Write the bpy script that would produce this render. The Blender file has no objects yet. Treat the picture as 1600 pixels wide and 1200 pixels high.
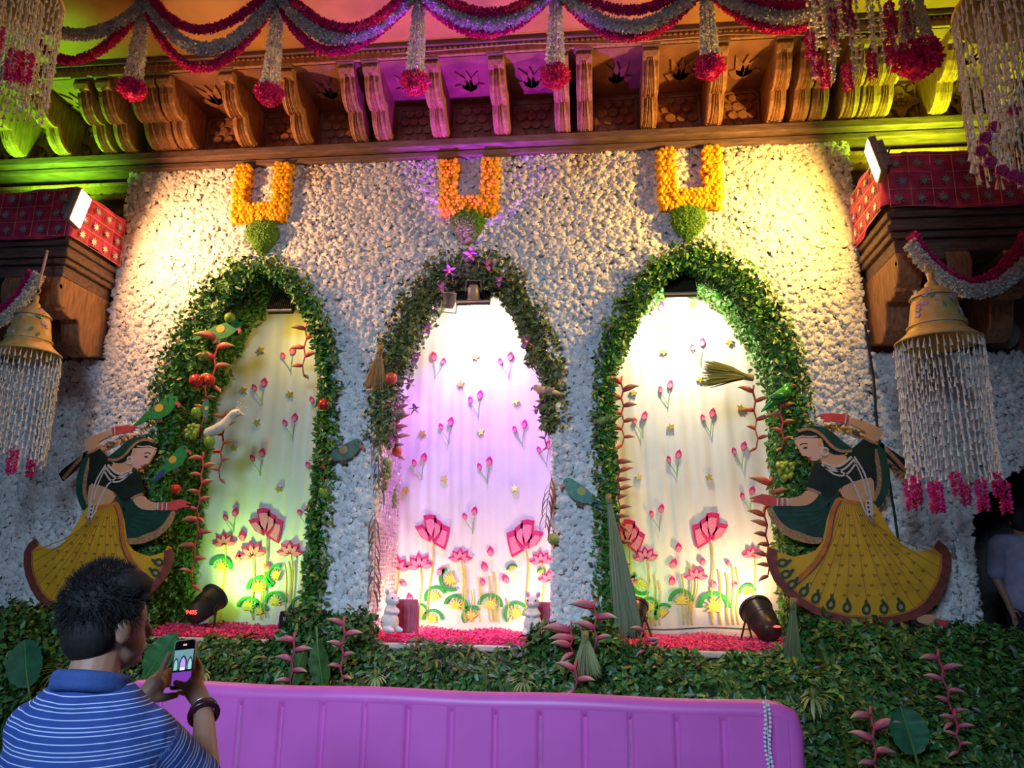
import bpy, math, random
import numpy as np
from mathutils import Vector, Matrix, Quaternion
random.seed(7); rng = np.random.default_rng(11)
SC = bpy.context.scene
COL = SC.collection
PI = math.pi

# ------------------------------------------------------------------ camera
FPX = 1200.0; PITCH = math.radians(13.5); YAW = math.radians(6.5); ROLL = math.radians(0.9)
CAM = Vector((0, -7.0, 1.7))
FW = Vector((-math.sin(YAW)*math.cos(PITCH), math.cos(YAW)*math.cos(PITCH), math.sin(PITCH)))
_r = FW.cross(Vector((0, 0, 1))).normalized(); _u = _r.cross(FW)
RT = _r*math.cos(ROLL) + _u*math.sin(ROLL); UP = _u*math.cos(ROLL) - _r*math.sin(ROLL)
cd = bpy.data.cameras.new('camera'); cam = bpy.data.objects.new('camera', cd); COL.objects.link(cam)
cam.matrix_world = Matrix(((RT.x, UP.x, -FW.x, CAM.x), (RT.y, UP.y, -FW.y, CAM.y), (RT.z, UP.z, -FW.z, CAM.z), (0, 0, 0, 1)))
cd.sensor_width = 36; cd.lens = FPX/1600*36; cd.clip_start = .05; cd.clip_end = 200
SC.camera = cam

def A(px, py, y):
    """point of the photograph's ray px,py in the vertical plane at depth y"""
    d = FW + RT*((px-800)/FPX) + UP*((600-py)/FPX)
    return CAM + d*((y-CAM.y)/d.y)

# ------------------------------------------------------------------ world, exposure, event lights
w = bpy.data.worlds.new('world'); SC.world = w; w.use_nodes = True
w.node_tree.nodes['Background'].inputs[0].default_value = (.40, .50, .85, 1)
w.node_tree.nodes['Background'].inputs[1].default_value = .06
vs = SC.view_settings; vs.view_transform = 'Standard'; vs.look = 'None'; vs.gamma = 1; vs.use_curve_mapping = False
vs.exposure = 0.0

def lamp(name, kind, loc, target, energy, color, size=.2, spot=None, blend=.6, spread=None):
    l = bpy.data.lights.new(name, kind); l.energy = energy; l.color = color
    if spread: l.spread = math.radians(spread)
    if kind == 'AREA': l.shape = 'DISK'; l.size = size
    elif kind == 'SPOT': l.spot_size = math.radians(spot or 90); l.spot_blend = blend; l.shadow_soft_size = size
    else: l.shadow_soft_size = size
    o = bpy.data.objects.new(name, l); COL.objects.link(o); o.location = loc
    if target is not None:
        o.rotation_euler = (Vector(target)-Vector(loc)).to_track_quat('-Z', 'Y').to_euler()
    return o
# the open courtyard's cool floodlight high behind the visitors
lamp('courtyard_floodlight_offscreen', 'AREA', (-1.5, -11.5, 5.0), (-1.3, 0, .4), 100, (.46, .68, 1.0), 2.0, spread=62)

# ------------------------------------------------------------------ helpers
def newobj(name, me, parent=None, loc=None):
    o = bpy.data.objects.new(name, me); COL.objects.link(o)
    if parent is not None: o.parent = parent
    if loc is not None: o.location = loc
    return o

def thing(name, label, cat, loc=(0, 0, 0), group=None, kind=None):
    o = bpy.data.objects.new(name, None); COL.objects.link(o); o.location = loc; o.empty_display_size = .05
    return tag(o, label, cat, group, kind)

def tag(o, label=None, cat=None, group=None, kind=None):
    if label: o['label'] = label
    if cat: o['category'] = cat
    if group: o['group'] = group
    if kind: o['kind'] = kind
    return o

class G:
    """collects geometry; build() links it as one mesh object"""
    def __init__(s): s.v = []; s.f = []
    def add(s, vf, T=None):
        V, F = vf; n = len(s.v)
        if T is not None: V = [T @ Vector(p) for p in V]
        s.v += [tuple(p) for p in V]; s.f += [tuple(i+n for i in f) for f in F]; return s
    def build(s, name, mat, parent=None, loc=None, smooth=False, org=None, bevel=0):
        V = s.v
        if org is not None: V = [(p[0]-org[0], p[1]-org[1], p[2]-org[2]) for p in V]
        me = bpy.data.meshes.new(name); me.from_pydata(V, [], s.f); me.update()
        if mat: me.materials.append(mat)
        if smooth: me.polygons.foreach_set('use_smooth', [True]*len(me.polygons))
        o = newobj(name, me, parent, loc)
        if bevel:
            m = o.modifiers.new('bevel', 'BEVEL'); m.width = bevel; m.segments = 2; m.limit_method = 'ANGLE'
        return o

def mesh_np(name, V, F, mat, parent=None, loc=None, smooth=False, org=None):
    V = np.asarray(V, np.float32); F = np.asarray(F, np.int32)
    if org is not None: V = V - np.array(org, np.float32)
    me = bpy.data.meshes.new(name); k = F.shape[1]
    me.vertices.add(len(V)); me.vertices.foreach_set('co', V.ravel())
    me.loops.add(F.size); me.loops.foreach_set('vertex_index', F.ravel())
    me.polygons.add(len(F)); me.polygons.foreach_set('loop_start', np.arange(0, F.size, k, dtype=np.int32))
    me.update(calc_edges=True)
    if smooth: me.polygons.foreach_set('use_smooth', np.ones(len(F), bool))
    if mat: me.materials.append(mat)
    return newobj(name, me, parent, loc)

def inst(bv, bf, P, Rm, S):
    """many small pieces -> arrays; P (n,3), Rm (n,3,3) columns are axes, S (n,) or (n,3)"""
    bv = np.asarray(bv, float); bf = np.asarray(bf, int); n = len(P)
    S = np.asarray(S, float)
    if S.ndim == 1: S = np.repeat(S[:, None], 3, 1)
    L = bv[None]*S[:, None, :]
    V = np.einsum('nij,nkj->nki', Rm, L) + np.asarray(P)[:, None, :]
    F = bf[None] + (np.arange(n)*len(bv))[:, None, None]
    return V.reshape(-1, 3), F.reshape(-1, bf.shape[1])

def frames(N, up=None, spin=None):
    """rotation matrices whose z axis is N, x axis spun at random"""
    N = np.asarray(N, float); N = N/np.linalg.norm(N, axis=1, keepdims=True)
    a = rng.normal(size=N.shape) if up is None else np.broadcast_to(np.asarray(up, float), N.shape) + 1e-4
    X = a - (a*N).sum(1, keepdims=True)*N; X /= np.linalg.norm(X, axis=1, keepdims=True)
    Y = np.cross(N, X)
    if spin is not None:
        c = np.cos(spin)[:, None]; s_ = np.sin(spin)[:, None]; X, Y = X*c+Y*s_, Y*c-X*s_
    return np.stack([X, Y, N], 2)

def box(c, s, rz=0):
    x, y, z = s[0]/2, s[1]/2, s[2]/2
    V = [(-x,-y,-z),(x,-y,-z),(x,y,-z),(-x,y,-z),(-x,-y,z),(x,-y,z),(x,y,z),(-x,y,z)]
    if rz:
        q = Matrix.Rotation(rz, 3, 'Z'); V = [tuple(q @ Vector(p)) for p in V]
    return [(p[0]+c[0], p[1]+c[1], p[2]+c[2]) for p in V], [(3,2,1,0),(4,5,6,7),(0,1,5,4),(1,2,6,5),(2,3,7,6),(3,0,4,7)]

def lathe(prof, n=24, c=(0, 0, 0)):
    V = []; F = []
    for r, z in prof:
        for i in range(n):
            a = 2*PI*i/n; V.append((c[0]+r*math.cos(a), c[1]+r*math.sin(a), c[2]+z))
    for j in range(len(prof)-1):
        for i in range(n):
            k = (i+1) % n; F.append((j*n+i, j*n+k, (j+1)*n+k, (j+1)*n+i))
    return V, F

def tube(pts, r, n=8, cap=True):
    pts = [Vector(p) for p in pts]; m = len(pts); V = []; F = []
    rs = r if isinstance(r, (list, tuple)) else [r]*m
    prev = None
    for i, p in enumerate(pts):
        t = (pts[min(i+1, m-1)] - pts[max(i-1, 0)]).normalized()
        if prev is None:
            a = Vector((0, 0, 1)) if abs(t.z) < .9 else Vector((1, 0, 0)); x = t.cross(a).normalized()
        else:
            x = (prev - t*prev.dot(t)).normalized()
        prev = x; y = t.cross(x)
        for k in range(n):
            a = 2*PI*k/n; V.append(tuple(p + x*(rs[i]*math.cos(a)) + y*(rs[i]*math.sin(a))))
    for i in range(m-1):
        for k in range(n):
            q = (k+1) % n; F.append((i*n+k, i*n+q, (i+1)*n+q, (i+1)*n+k))
    if cap: F.append(tuple(range(n-1, -1, -1))); F.append(tuple((m-1)*n+k for k in range(n)))
    return V, F

def ell(c, r, nu=12, nv=8, R=None):
    V = []; F = []
    for j in range(nv+1):
        t = PI*j/nv
        for i in range(nu):
            a = 2*PI*i/nu; p = Vector((r[0]*math.sin(t)*math.cos(a), r[1]*math.sin(t)*math.sin(a), r[2]*math.cos(t)))
            if R is not None: p = R @ p
            V.append((c[0]+p.x, c[1]+p.y, c[2]+p.z))
    for j in range(nv):
        for i in range(nu):
            k = (i+1) % nu; F.append((j*nu+i, (j+1)*nu+i, (j+1)*nu+k, j*nu+k))
    return V, F

def slab(out, y0, y1):
    """prism of an (x,z) outline from front y0 to back y1"""
    n = len(out); V = [(x, y0, z) for x, z in out] + [(x, y1, z) for x, z in out]
    return V, [tuple(range(n)), tuple(range(2*n-1, n-1, -1))] + [(i, i+n, (i+1) % n+n, (i+1) % n) for i in range(n)]

def smooth2(pts, it=2, closed=True):
    for _ in range(it):
        q = []; n = len(pts)
        for i in range(n if closed else n-1):
            a = pts[i]; b = pts[(i+1) % n]
            q.append(tuple(.75*u+.25*v for u, v in zip(a, b))); q.append(tuple(.25*u+.75*v for u, v in zip(a, b)))
        pts = q if closed else [pts[0]] + q + [pts[-1]]
    return pts

def pxo(pts, y, o=(0, 0, 0)):
    """outline drawn in photograph pixels -> (x,z) in the plane at depth y"""
    r = []
    for a, b in pts:
        p = A(a, b, y); r.append((p.x-o[0], p.z-o[2]))
    return r

# ------------------------------------------------------------------ materials (procedural)
MATS = {}
def M(name, col, rough=.6, var=0, scale=18, col2=None, bump=0, bscale=60, metal=0, emit=0, ecol=None, island=0, spec=.4, trans=0, sub=0, stretch=None):
    if name in MATS: return MATS[name]
    m = bpy.data.materials.new(name); m.use_nodes = True; nt = m.node_tree; b = nt.nodes['Principled BSDF']; L = nt.links.new
    b.inputs['Roughness'].default_value = rough; b.inputs['Metallic'].default_value = metal
    b.inputs['Specular IOR Level'].default_value = spec
    b.inputs['Transmission Weight'].default_value = trans
    b.inputs['Base Color'].default_value = (*col, 1)
    tc = nt.nodes.new('ShaderNodeTexCoord'); src = tc.outputs['Object']
    if stretch:
        mp = nt.nodes.new('ShaderNodeMapping'); mp.inputs['Scale'].default_value = stretch; L(src, mp.inputs[0]); src = mp.outputs[0]
    out = None
    if var or col2:
        nz = nt.nodes.new('ShaderNodeTexNoise'); nz.inputs['Scale'].default_value = scale; nz.inputs['Detail'].default_value = 5
        L(src, nz.inputs['Vector'])
        cr = nt.nodes.new('ShaderNodeValToRGB'); cr.color_ramp.elements[0].position = .32; cr.color_ramp.elements[1].position = .68
        c2 = col2 or tuple(min(1, c*(1+var)) for c in col); c1 = col if col2 else tuple(c*(1-var) for c in col)
        cr.color_ramp.elements[0].color = (*c1, 1); cr.color_ramp.elements[1].color = (*c2, 1)
        L(nz.outputs[0], cr.inputs[0]); out = cr.outputs[0]
    if island:
        ge = nt.nodes.new('ShaderNodeNewGeometry'); hs = nt.nodes.new('ShaderNodeHueSaturation')
        mr = nt.nodes.new('ShaderNodeMapRange'); mr.inputs[3].default_value = 1-island; mr.inputs[4].default_value = 1+island
        L(ge.outputs['Random Per Island'], mr.inputs[0]); L(mr.outputs[0], hs.inputs['Value'])
        mh = nt.nodes.new('ShaderNodeMapRange'); mh.inputs[3].default_value = .5-.028*island; mh.inputs[4].default_value = .5+.028*island
        L(ge.outputs['Random Per Island'], mh.inputs[0]); L(mh.outputs[0], hs.inputs['Hue'])
        if out: L(out, hs.inputs['Color'])
        else: hs.inputs['Color'].default_value = (*col, 1)
        out = hs.outputs[0]
    if out: L(out, b.inputs['Base Color'])
    if bump:
        n2 = nt.nodes.new('ShaderNodeTexNoise'); n2.inputs['Scale'].default_value = bscale; n2.inputs['Detail'].default_value = 6
        L(src, n2.inputs['Vector']); bp = nt.nodes.new('ShaderNodeBump'); bp.inputs['Strength'].default_value = bump; bp.inputs['Distance'].default_value = .01
        L(n2.outputs[0], bp.inputs['Height']); L(bp.outputs[0], b.inputs['Normal'])
    if emit:
        b.inputs['Emission Color'].default_value = (*(ecol or col), 1); b.inputs['Emission Strength'].default_value = emit
    if sub:
        b.inputs['Subsurface Weight'].default_value = sub; b.inputs['Subsurface Radius'].default_value = (.02, .01, .008)
    MATS[name] = m; return m

white_fl = M('white_flower', (.80, .79, .74), .85, island=.16)
backing = M('backing_board', (.32, .31, .27), .9, var=.3)
wood = M('carved_wood', (.33, .17, .085), .6, var=.35, scale=9, bump=.35, bscale=35, stretch=(4, 4, .8))
wood2 = M('wall_wood', (.24, .11, .07), .65, var=.3, scale=5, bump=.3, bscale=30)
wood_dark = M('old_wood', (.16, .10, .085), .65, var=.35, scale=10, bump=.4, bscale=40, stretch=(.6, 2, 4))
ceil_m = M('ceiling_board', (.42, .22, .07), .35, var=.2, scale=3, bump=.1, bscale=120)
leaf_m = M('leaf_green', (.055, .19, .025), .42, island=.55, spec=.5)
leaf_dk = M('hedge_leaf', (.045, .14, .028), .40, island=.75, spec=.5)
leaf_core = M('foliage_core', (.05, .14, .03), .8, var=.3)
stem_m = M('stem_green', (.12, .25, .05), .5)
marig = M('marigold', (.95, .50, .01), .7, island=.2, bump=.4, bscale=160)
mgreen = M('clipped_green', (.10, .26, .02), .7, island=.4)
pink_g = M('pink_petal', (.80, .035, .26), .7, island=.3)
blue_g = M('white_petal', (.77, .77, .74), .7, island=.15)
jas = M('jasmine_white', (.80, .80, .72), .75, island=.12)
cloth_w = M('white_satin', (.76, .74, .68), .42, var=.05, scale=3)


# ------------------------------------------------------------------ the setting
PX0, PX1, PZ0, PZ1 = -4.96, 2.43, 1.03, 5.84         # the flower panel
ARCH = [(-3.405, .835, 3.35, 4.66), (-1.235, .83, 3.35, 4.66), (.925, .87, 3.35, 4.66)]   # centre, half width, spring, apex
STAGE = 1.06; DEEP = .86
DOOR = (3.86, .70, 2.05, 2.64)

def arch_pts(a, grow=0, n=28, z0=STAGE, nj=1):
    """left foot up over the apex to the right foot, (x,z)"""
    cx, w, zs, za = a; w = w+grow; h = za-zs+grow
    P = [(cx-w, z0+(zs-z0)*i/nj) for i in range(nj)]
    for i in range(n+1):
        t = -PI/2 + PI*i/n; s_ = math.sin(t)
        u = 1-abs(s_)**2.0
        P.append((cx+w*s_, zs+h*max(u, 0)**(1/1.6)))
    P += [(cx+w, z0+(zs-z0)*(nj-1-i)/nj) for i in range(nj)]
    return P

def inside_arch(x, z, a, g=0):
    cx, w, zs, za = a; dx = np.abs(x-cx)/(w+g)
    top = zs+(za-zs+g)*np.clip(1-dx**2, 0, 1)**(1/1.6)
    return (dx < 1) & (z < top)

floor = G().add(box((0, -3, -.05), (16, 18, .1))).build('floor', M('stone_floor', (.10, .10, .12), .5, var=.3, scale=4, bump=.2)); tag(floor, kind='structure')
wb = G().add(box((-1.27, 1.12, 3.3), (7.6, .1, 6.6))).build('wall_back', wood2); tag(wb, kind='structure')
wl = G().add(slab([(-9, 0), (-4.98, 0), (-4.98, 6.42), (-9, 6.42)], .17, 1.1)).build('wall_left', wood2); tag(wl, kind='structure')
wr = G()
dpts = [(DOOR[0]-DOOR[1]-.02, 0)] + arch_pts(DOOR, .02, 16, .62) + [(DOOR[0]+DOOR[1]+.02, 0)]
wr.add(slab([(2.45, 0)] + dpts + [(8, 0), (8, 6.42), (2.45, 6.42)], .17, .5))
wr = wr.build('wall_right', wood2); tag(wr, kind='structure')
dk = M('passage_plaster', (.26, .22, .19), .9, var=.2)
back = G().add(box((4.5, 2.2, 2), (5, .1, 4.2))).add(box((2.2, 1.3, 2), (.1, 1.9, 4.2))).add(box((6.9, 1.3, 2), (.1, 1.9, 4.2))).add(box((4.5, 1.3, 4.1), (5, 1.9, .1))).build('wall_passage', dk)
tag(back, kind='structure')
jm = G()
for k, g in enumerate((.02, .07, .12)):                      # stepped stone moulding around the doorway
    pts = [(x, .10-.03*k+.05, z) for x, z in arch_pts(DOOR, .03+g, 16, .62)]
    jm.add(tube(pts, .025, 6))
tag(jm.build('trim_1', M('door_stone', (.26, .22, .19), .7, var=.3)), kind='structure')
dfl = G().add(box((4.2, .5, .56), (2.4, 1.9, .12))).build('floor_passage', M('passage_stone', (.30, .28, .27), .4, var=.2)); tag(dfl, kind='structure')

ce = G().add(box((-.5, -4.6, 6.60), (17, 7.8, .08))).build('ceiling', ceil_m); tag(ce, kind='structure')

# cornice: soffit, back wall, front beams, brackets, carved panels
cor = tag(thing('trim_2', 'carved wooden cornice with rows of scrolled brackets above the flower panel', None), kind='structure')
CZ0, CZ1 = 5.93, 6.42
G().add(box((-1.0, .12, 6.2), (15, .2, .62))).build('cornice_wall', wood2, cor)
G().add(box((-1.0, -.34, 6.455), (15, .80, .07))).build('soffit', wood2, cor)
G().add(box((-1.0, -.03, 5.885), (15, .22, .085))).build('ledge', wood_dark, cor, bevel=.01)
G().add(box((-1.0, .02, 5.80), (15, .16, .06))).build('ledge', wood_dark, cor, bevel=.01)
G().add(box((-1.0, -.745, 6.47), (15, .05, .10))).build('beam', wood, cor, bevel=.008)
G().add(box((-1.0, -.78, 6.535), (15, .06, .05))).build('beam', wood_dark, cor, bevel=.008)
rp = G()
for i in range(300): rp.add(box((-8.4+.05*i, -.775, 6.495), (.03, .02, .022)))
tag(rp.build('dentil_row', wood, cor), kind='stuff')

BR_OUT = [(-.71, 6.43), (-.735, 6.37), (-.70, 6.325), (-.655, 6.32), (-.64, 6.26), (-.60, 6.19), (-.54, 6.13), (-.47, 6.10), (-.41, 6.10), (-.375, 6.125),
          (-.36, 6.09), (-.335, 6.04), (-.29, 5.99), (-.23, 5.955), (-.17, 5.94), (-.125, 5.955), (-.10, 5.925), (-.03, 5.925)]
def bracket_mesh(w=.15):
    g = G(); out = [(-y, z) for y, z in BR_OUT]
    poly = [(y, z) for y, z in BR_OUT] + [(.05, 5.93), (.05, 6.43)]
    n = len(poly); V = [(-w/2, y, z) for y, z in poly] + [(w/2, y, z) for y, z in poly]
    g.add((V, [tuple(range(n)), tuple(range(2*n-1, n-1, -1))] + [(i, i+n, (i+1) % n+n, (i+1) % n) for i in range(n)]))
    return g
def carving_mesh(w=.15):
    """acanthus leaves lying on the bracket's front scroll"""
    g = G()
    pts = [Vector((0, y, z)) for y, z in BR_OUT]
    for i0, i1, lw in ((2, 8, .062), (3, 9, .034), (9, 16, .060), (11, 16, .03)):
        seg = pts[i0:i1+1]; m = len(seg)
        for side in (-1, 0, 1):
            V = []; F = []
            for k, p in enumerate(seg):
                u = k/(m-1); ww = lw*.34*math.sin(PI*min(.98, .12+.86*(1-u)))+.002
                t = (seg[min(k+1, m-1)]-seg[max(k-1, 0)]).normalized(); nn = Vector((0, t.z, -t.y))
                if nn.y > 0: nn = -nn
                c = Vector((side*lw*(.28+.42*u*(1 if side else 0)), 0, 0)) + p
                V += [tuple(c+Vector((-ww, 0, 0))+nn*-.004), tuple(c+nn*.017), tuple(c+Vector((ww, 0, 0))+nn*-.004)]
            for k in range(m-1):
                a = 3*k; F += [(a, a+1, a+4, a+3), (a+1, a+2, a+5, a+4)]
            g.add((V, F))
    return g
bm_ = bracket_mesh().build('bracket', wood, cor, bevel=.008); bc_ = carving_mesh().build('carving', wood, bm_)
BX = [-7.3, -6.7, -6.18, -5.66, -5.13, -4.90, -4.56, -4.42, -4.25, -3.60, -2.99, -2.38, -2.14, -1.55, -.92, -.31, -.09, .53, 1.157, 1.73, 1.95, 2.12, 2.40, 2.57, 2.70, 3.22, 3.8, 4.4, 5.0]
for i, x in enumerate(BX):
    if i == 0: bm_.location.x = x; continue
    o = bm_.copy(); COL.objects.link(o); o.location.x = x
    c = bc_.copy(); COL.objects.link(c); c.parent = o
cap = G().add(box((0, -.725, 6.44), (.17, .08, .06))).build('bracket_cap', wood_dark, cor, bevel=.006); cap.location.x = BX[0]
for x in BX[1:]:
    o = cap.copy(); COL.objects.link(o); o.location.x = x

def leaf_poly(c, ang, L, W):
    P = [(0, 0), (.3, .5), (.6, .42), (1, 0), (.6, -.42), (.3, -.5)]
    return [(c[0]+math.cos(ang)*L*a-math.sin(ang)*W*b, c[1]+math.sin(ang)*L*a+math.cos(ang)*W*b) for a, b in P]
pan = M('panel_wood', (.30, .14, .075), .6, var=.3, scale=14, bump=.4, bscale=50)
bays = [(a, b) for a, b in zip(BX[:-1], BX[1:]) if b-a > .4]
for a, b in bays:
    c = (a+b)/2; hw = (b-a)/2-.1
    fr = G(); z0, z1 = 5.97, 6.38
    for s_ in (((c-hw), z0, (c+hw), z0+.018), ((c-hw), z1-.018, (c+hw), z1), (c-hw, z0, c-hw+.018, z1), (c+hw-.018, z0, c+hw, z1)):
        fr.add(slab([(s_[0], s_[1]), (s_[2], s_[1]), (s_[2], s_[3]), (s_[0], s_[3])], .005, .03))
    fr.build('panel_frame', pan, cor)
    if c < -4.95 or c > 2.6:        # quatrefoil boards of the side bays
        g = G(); q = []
        for k in range(32):
            t = 2*PI*k/32; r = .13+.035*math.cos(4*t)+.015*math.cos(8*t); q.append((c+r*1.15*math.cos(t), 6.175+r*math.sin(t)))
        g.add(slab(q, -.012, .03)); g.build('carved_panel', pan, cor)
        g = G()
        for k in range(6): g.add(slab(leaf_poly((c, 6.175), k*PI/3, .065, .042), -.03, -.005))
        g.build('rosette', pan, cor)
        for dx in (-1, 1):
            for dz in (-1, 1):
                G().add(slab(leaf_poly((c+dx*hw*.82, 6.175+dz*.17), math.atan2(-dz, -dx), .08, .05), -.008, .03)).build('corner_leaf', pan, cor)
    else:                           # interlaced boards: small plates with dark joints
        for r in range(4):
            for k in range(3):
                x = c-hw+.05+(2*hw-.1)*(k+.25+.5*(r % 2))/3; z = 6.02+.098*r
                if x > c+hw-.03: continue
                R_ = .043+random.uniform(-.008, .006); n = random.choice((5, 6, 6, 7)); o_ = random.random()*2
                G().add(slab([(x+R_*1.12*math.cos(o_+2*PI*j/n), z+R_*math.sin(o_+2*PI*j/n)) for j in range(n)], .0-random.random()*.008, .03)).build('carved_plate', pan, cor)
    for k in range(5):              # leaf spray on the soffit
        t = PI*(.1+.2*k); V, F = slab(leaf_poly((c, 0), t, .16 if k % 2 == 0 else .19, .075), 0, .02)
        V = [(x, -.20-z*2.1, 6.42-y_) for x, y_, z in V]
        G().add((V, F)).build('soffit_leaf', pan, cor)
for x0, z0, x1, z1, y in ((-8.6, 5.50, PX0, 5.56, .06), (-8.6, 5.66, PX0, 5.70, .05), (PX1, 5.50, 6.4, 5.56, .06), (PX1, 5.66, 6.4, 5.70, .05)):
    G().add(slab([(x0, z0), (x1, z0), (x1, z1), (x0, z1)], y-.0, .18)).build('frieze_band', wood, cor, bevel=.01)
for x0, x1 in ((-7.2, -5.05), (2.55, 4.6)):
    n = int((x1-x0)/.14)
    for k in range(n):
        x = x0+(k+.5)*(x1-x0)/n
        for zc, s_ in ((5.60, .045), (5.40, .085)):
            G().add(slab([(x-s_*.75, zc), (x, zc+s_*.55), (x+s_*.75, zc), (x, zc-s_*.55)], .14, .18)).build('frieze_plate', pan, cor)

wr_ = G().add(tube([(-1.9, -.80, 6.44), (-.6, -.815, 6.455), (.2, -.81, 6.40), (1.2, -.82, 6.42), (2.4, -.80, 6.34)], .0035, 5)).build('thin_wire', M('pale_wire', (.6, .52, .45), .5)); tag(wr_, 'thin pale wire strung along the front of the carved cornice', 'wire')
# stage slab under the arches
st = G().add(box((-1.27, .46, .51), (8.0, 1.2, 1.02))).build('stage', M('stage_plaster', (.62, .55, .45), .6, var=.15)); tag(st, kind='structure')
for i, (cx, w_, zs, za) in enumerate(ARCH):
    o = G().add(box((cx+.02, -.05, 1.035), (2*w_+.12, .34, .05))).build('trim_%d' % (i+3), M('ledge_cream', (.70, .62, .50), .5, var=.1), bevel=.012); tag(o, kind='structure')

# ------------------------------------------------------------------ the flower panel
fp = thing('flower_backdrop', 'tall panel of packed white flowers pierced by three pointed arches', 'flower wall', (PX0, 0, PZ0))
out = [(PX0, PZ0)]
for a in ARCH:
    out += arch_pts(a, 0, 28, PZ0)
out += [(PX1, PZ0), (PX1, PZ1), (PX0, PZ1)]
def panel_slab(out, y0, y1): return slab(out, y0, y1)
G().add(panel_slab(out, .036, .12)).build('backing_board', backing, fp, org=fp.location)

def flower_base():
    V = [(0, 0, .42)]
    for i in range(8): a = 2*PI*i/8; V.append((.55*math.cos(a), .55*math.sin(a), .62 if i % 2 else .12))
    for i in range(8): a = 2*PI*(i+.5)/8; r = 1.12 if i % 2 else .8; V.append((r*math.cos(a), r*math.sin(a), .22 if i % 2 else -.25))
    F = []
    for i in range(8):
        j = (i+1) % 8; F += [(0, 1+i, 1+j), (1+i, 9+i, 1+j), (1+j, 9+i, 9+j)]
    return V, F
FB = flower_base()
def flower_field(name, test, x0, x1, z0, z1, yf, parent, sp=.041, size=.034):
    nx = int((x1-x0)/sp)+2; nz = int((z1-z0)/(sp*.87))+2
    X, Z = np.meshgrid(np.arange(nx), np.arange(nz)); X = x0+(X+.5*(Z % 2))*sp; Z = z0+Z*sp*.87
    X = X.ravel()+rng.normal(0, sp*.2, X.size); Z = Z.ravel()+rng.normal(0, sp*.2, Z.size)
    k = test(X, Z) & (rng.random(X.size) > .012); X = X[k]; Z = Z[k]; n = len(X)
    bul = .008*np.sin(X*3.1+1)*np.sin(Z*2.7)+.005*np.sin(X*9+Z*7)
    P = np.stack([X, yf+rng.normal(0, .007, n)+bul, Z], 1)
    N = np.stack([rng.normal(0, .38, n), -np.ones(n), rng.normal(0, .38, n)], 1)
    V, F = inst(*FB, P, frames(N), size*rng.uniform(.8, 1.25, n))
    tag(mesh_np(name, V, F, white_fl, parent, org=parent.location), kind='stuff')
def in_panel(x, z):
    k = (x > PX0-.01) & (x < PX1+.01) & (z > PZ0) & (z < PZ1+.02)
    for a in ARCH: k &= ~inside_arch(x, z, a, -.005)
    return k
flower_field('flowers', in_panel, PX0, PX1, PZ0, PZ1, .015, fp)
# flowers wrapping round the panel's side edges and the pillars' corners
def edge_flowers(lines, parent, ys=(.03, .06, .095), name='edge_flowers'):
    P = []; N = []
    for (x, z0, z1, sx) in lines:
        for y in ys:
            zz = np.arange(z0, z1, .042); zz = zz+rng.normal(0, .008, len(zz))
            for z in zz: P.append((x+sx*.005+random.gauss(0, .005), y, z)); N.append((sx, -.35, random.gauss(0, .3)))
    V, F = inst(*FB, np.array(P), frames(np.array(N)), .027*rng.uniform(.8, 1.2, len(P)))
    tag(mesh_np(name, V, F, white_fl, parent, org=parent.location), kind='stuff')
ln = [(PX0, PZ0, PZ1, -1), (PX1, PZ0, PZ1, 1)]
for cx, w_, zs, za in ARCH: ln += [(cx-w_, PZ0, zs, 1), (cx+w_, PZ0, zs, -1)]
edge_flowers(ln, fp)

# lower side panels
sl = thing('flower_backdrop', 'low white flower panel under the balcony, behind the cutout dancer facing the green-lit arch', 'flower wall', (-8, .08, 1.0))
G().add(slab([(-7.5, 1.0), (PX0, 1.0), (PX0, 3.69), (-7.5, 3.69)], .085, .16)).build('backing_board', backing, sl, org=sl.location)
flower_field('flowers', lambda x, z: (x > -7) & (x < PX0-.02) & (z < 3.70), -6.6, PX0, 1.0, 3.70, .075, sl)
sr = thing('flower_backdrop', 'low white flower panel beside the dark doorway', 'flower wall', (2.5, .08, 1.0))
o_ = [(2.47, 1.0)] + [(DOOR[0]-DOOR[1], 1.0)] + arch_pts(DOOR, 0, 16, 1.0)[1:-1] + [(DOOR[0]+DOOR[1], 1.0), (5.6, 1.0), (5.6, 3.64), (2.47, 3.64)]
G().add(slab(o_, .085, .16)).build('backing_board', backing, sr, org=sr.location)
flower_field('flowers', lambda x, z: (x > 2.49) & (x < 5.6) & (z < 3.65) & ~inside_arch(x, z, DOOR, 0), 2.49, 5.2, 1.0, 3.65, .075, sr)
edge_flowers([(DOOR[0]-DOOR[1], 1.0, DOOR[2], 1)], sr, (.085, .12))
G().add(tube([(2.425, -.035, 3.9), (2.45, -.05, 3.4), (2.44, -.04, 2.9), (2.50, -.02, 2.6), (2.53, .0, 2.2), (2.56, .01, 1.6), (2.57, .0, 1.2)], .010, 6)).build('power_cable', M('black_rubber', (.012, .012, .018), .5))
tag(bpy.data.objects['power_cable'], 'black power cable running down the flower panel edge beside the dancer', 'cable')

# ------------------------------------------------------------------ niches: linings, drapes with appliqué, petal beds
lin_dk = leaf_core
for i, a in enumerate(ARCH):
    P = arch_pts(a, .0, 28, STAGE); V = []; F = []
    for x, z in P: V += [(x, .05, z), (x, DEEP+.05, z)]
    for k in range(len(P)-1): F.append((2*k, 2*k+1, 2*k+3, 2*k+2))
    G().add((V, F)).build('niche_lining', cloth_w if i == 1 else M('green_lining', (.10, .15, .05), .8, var=.3), fp, org=fp.location)

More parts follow.
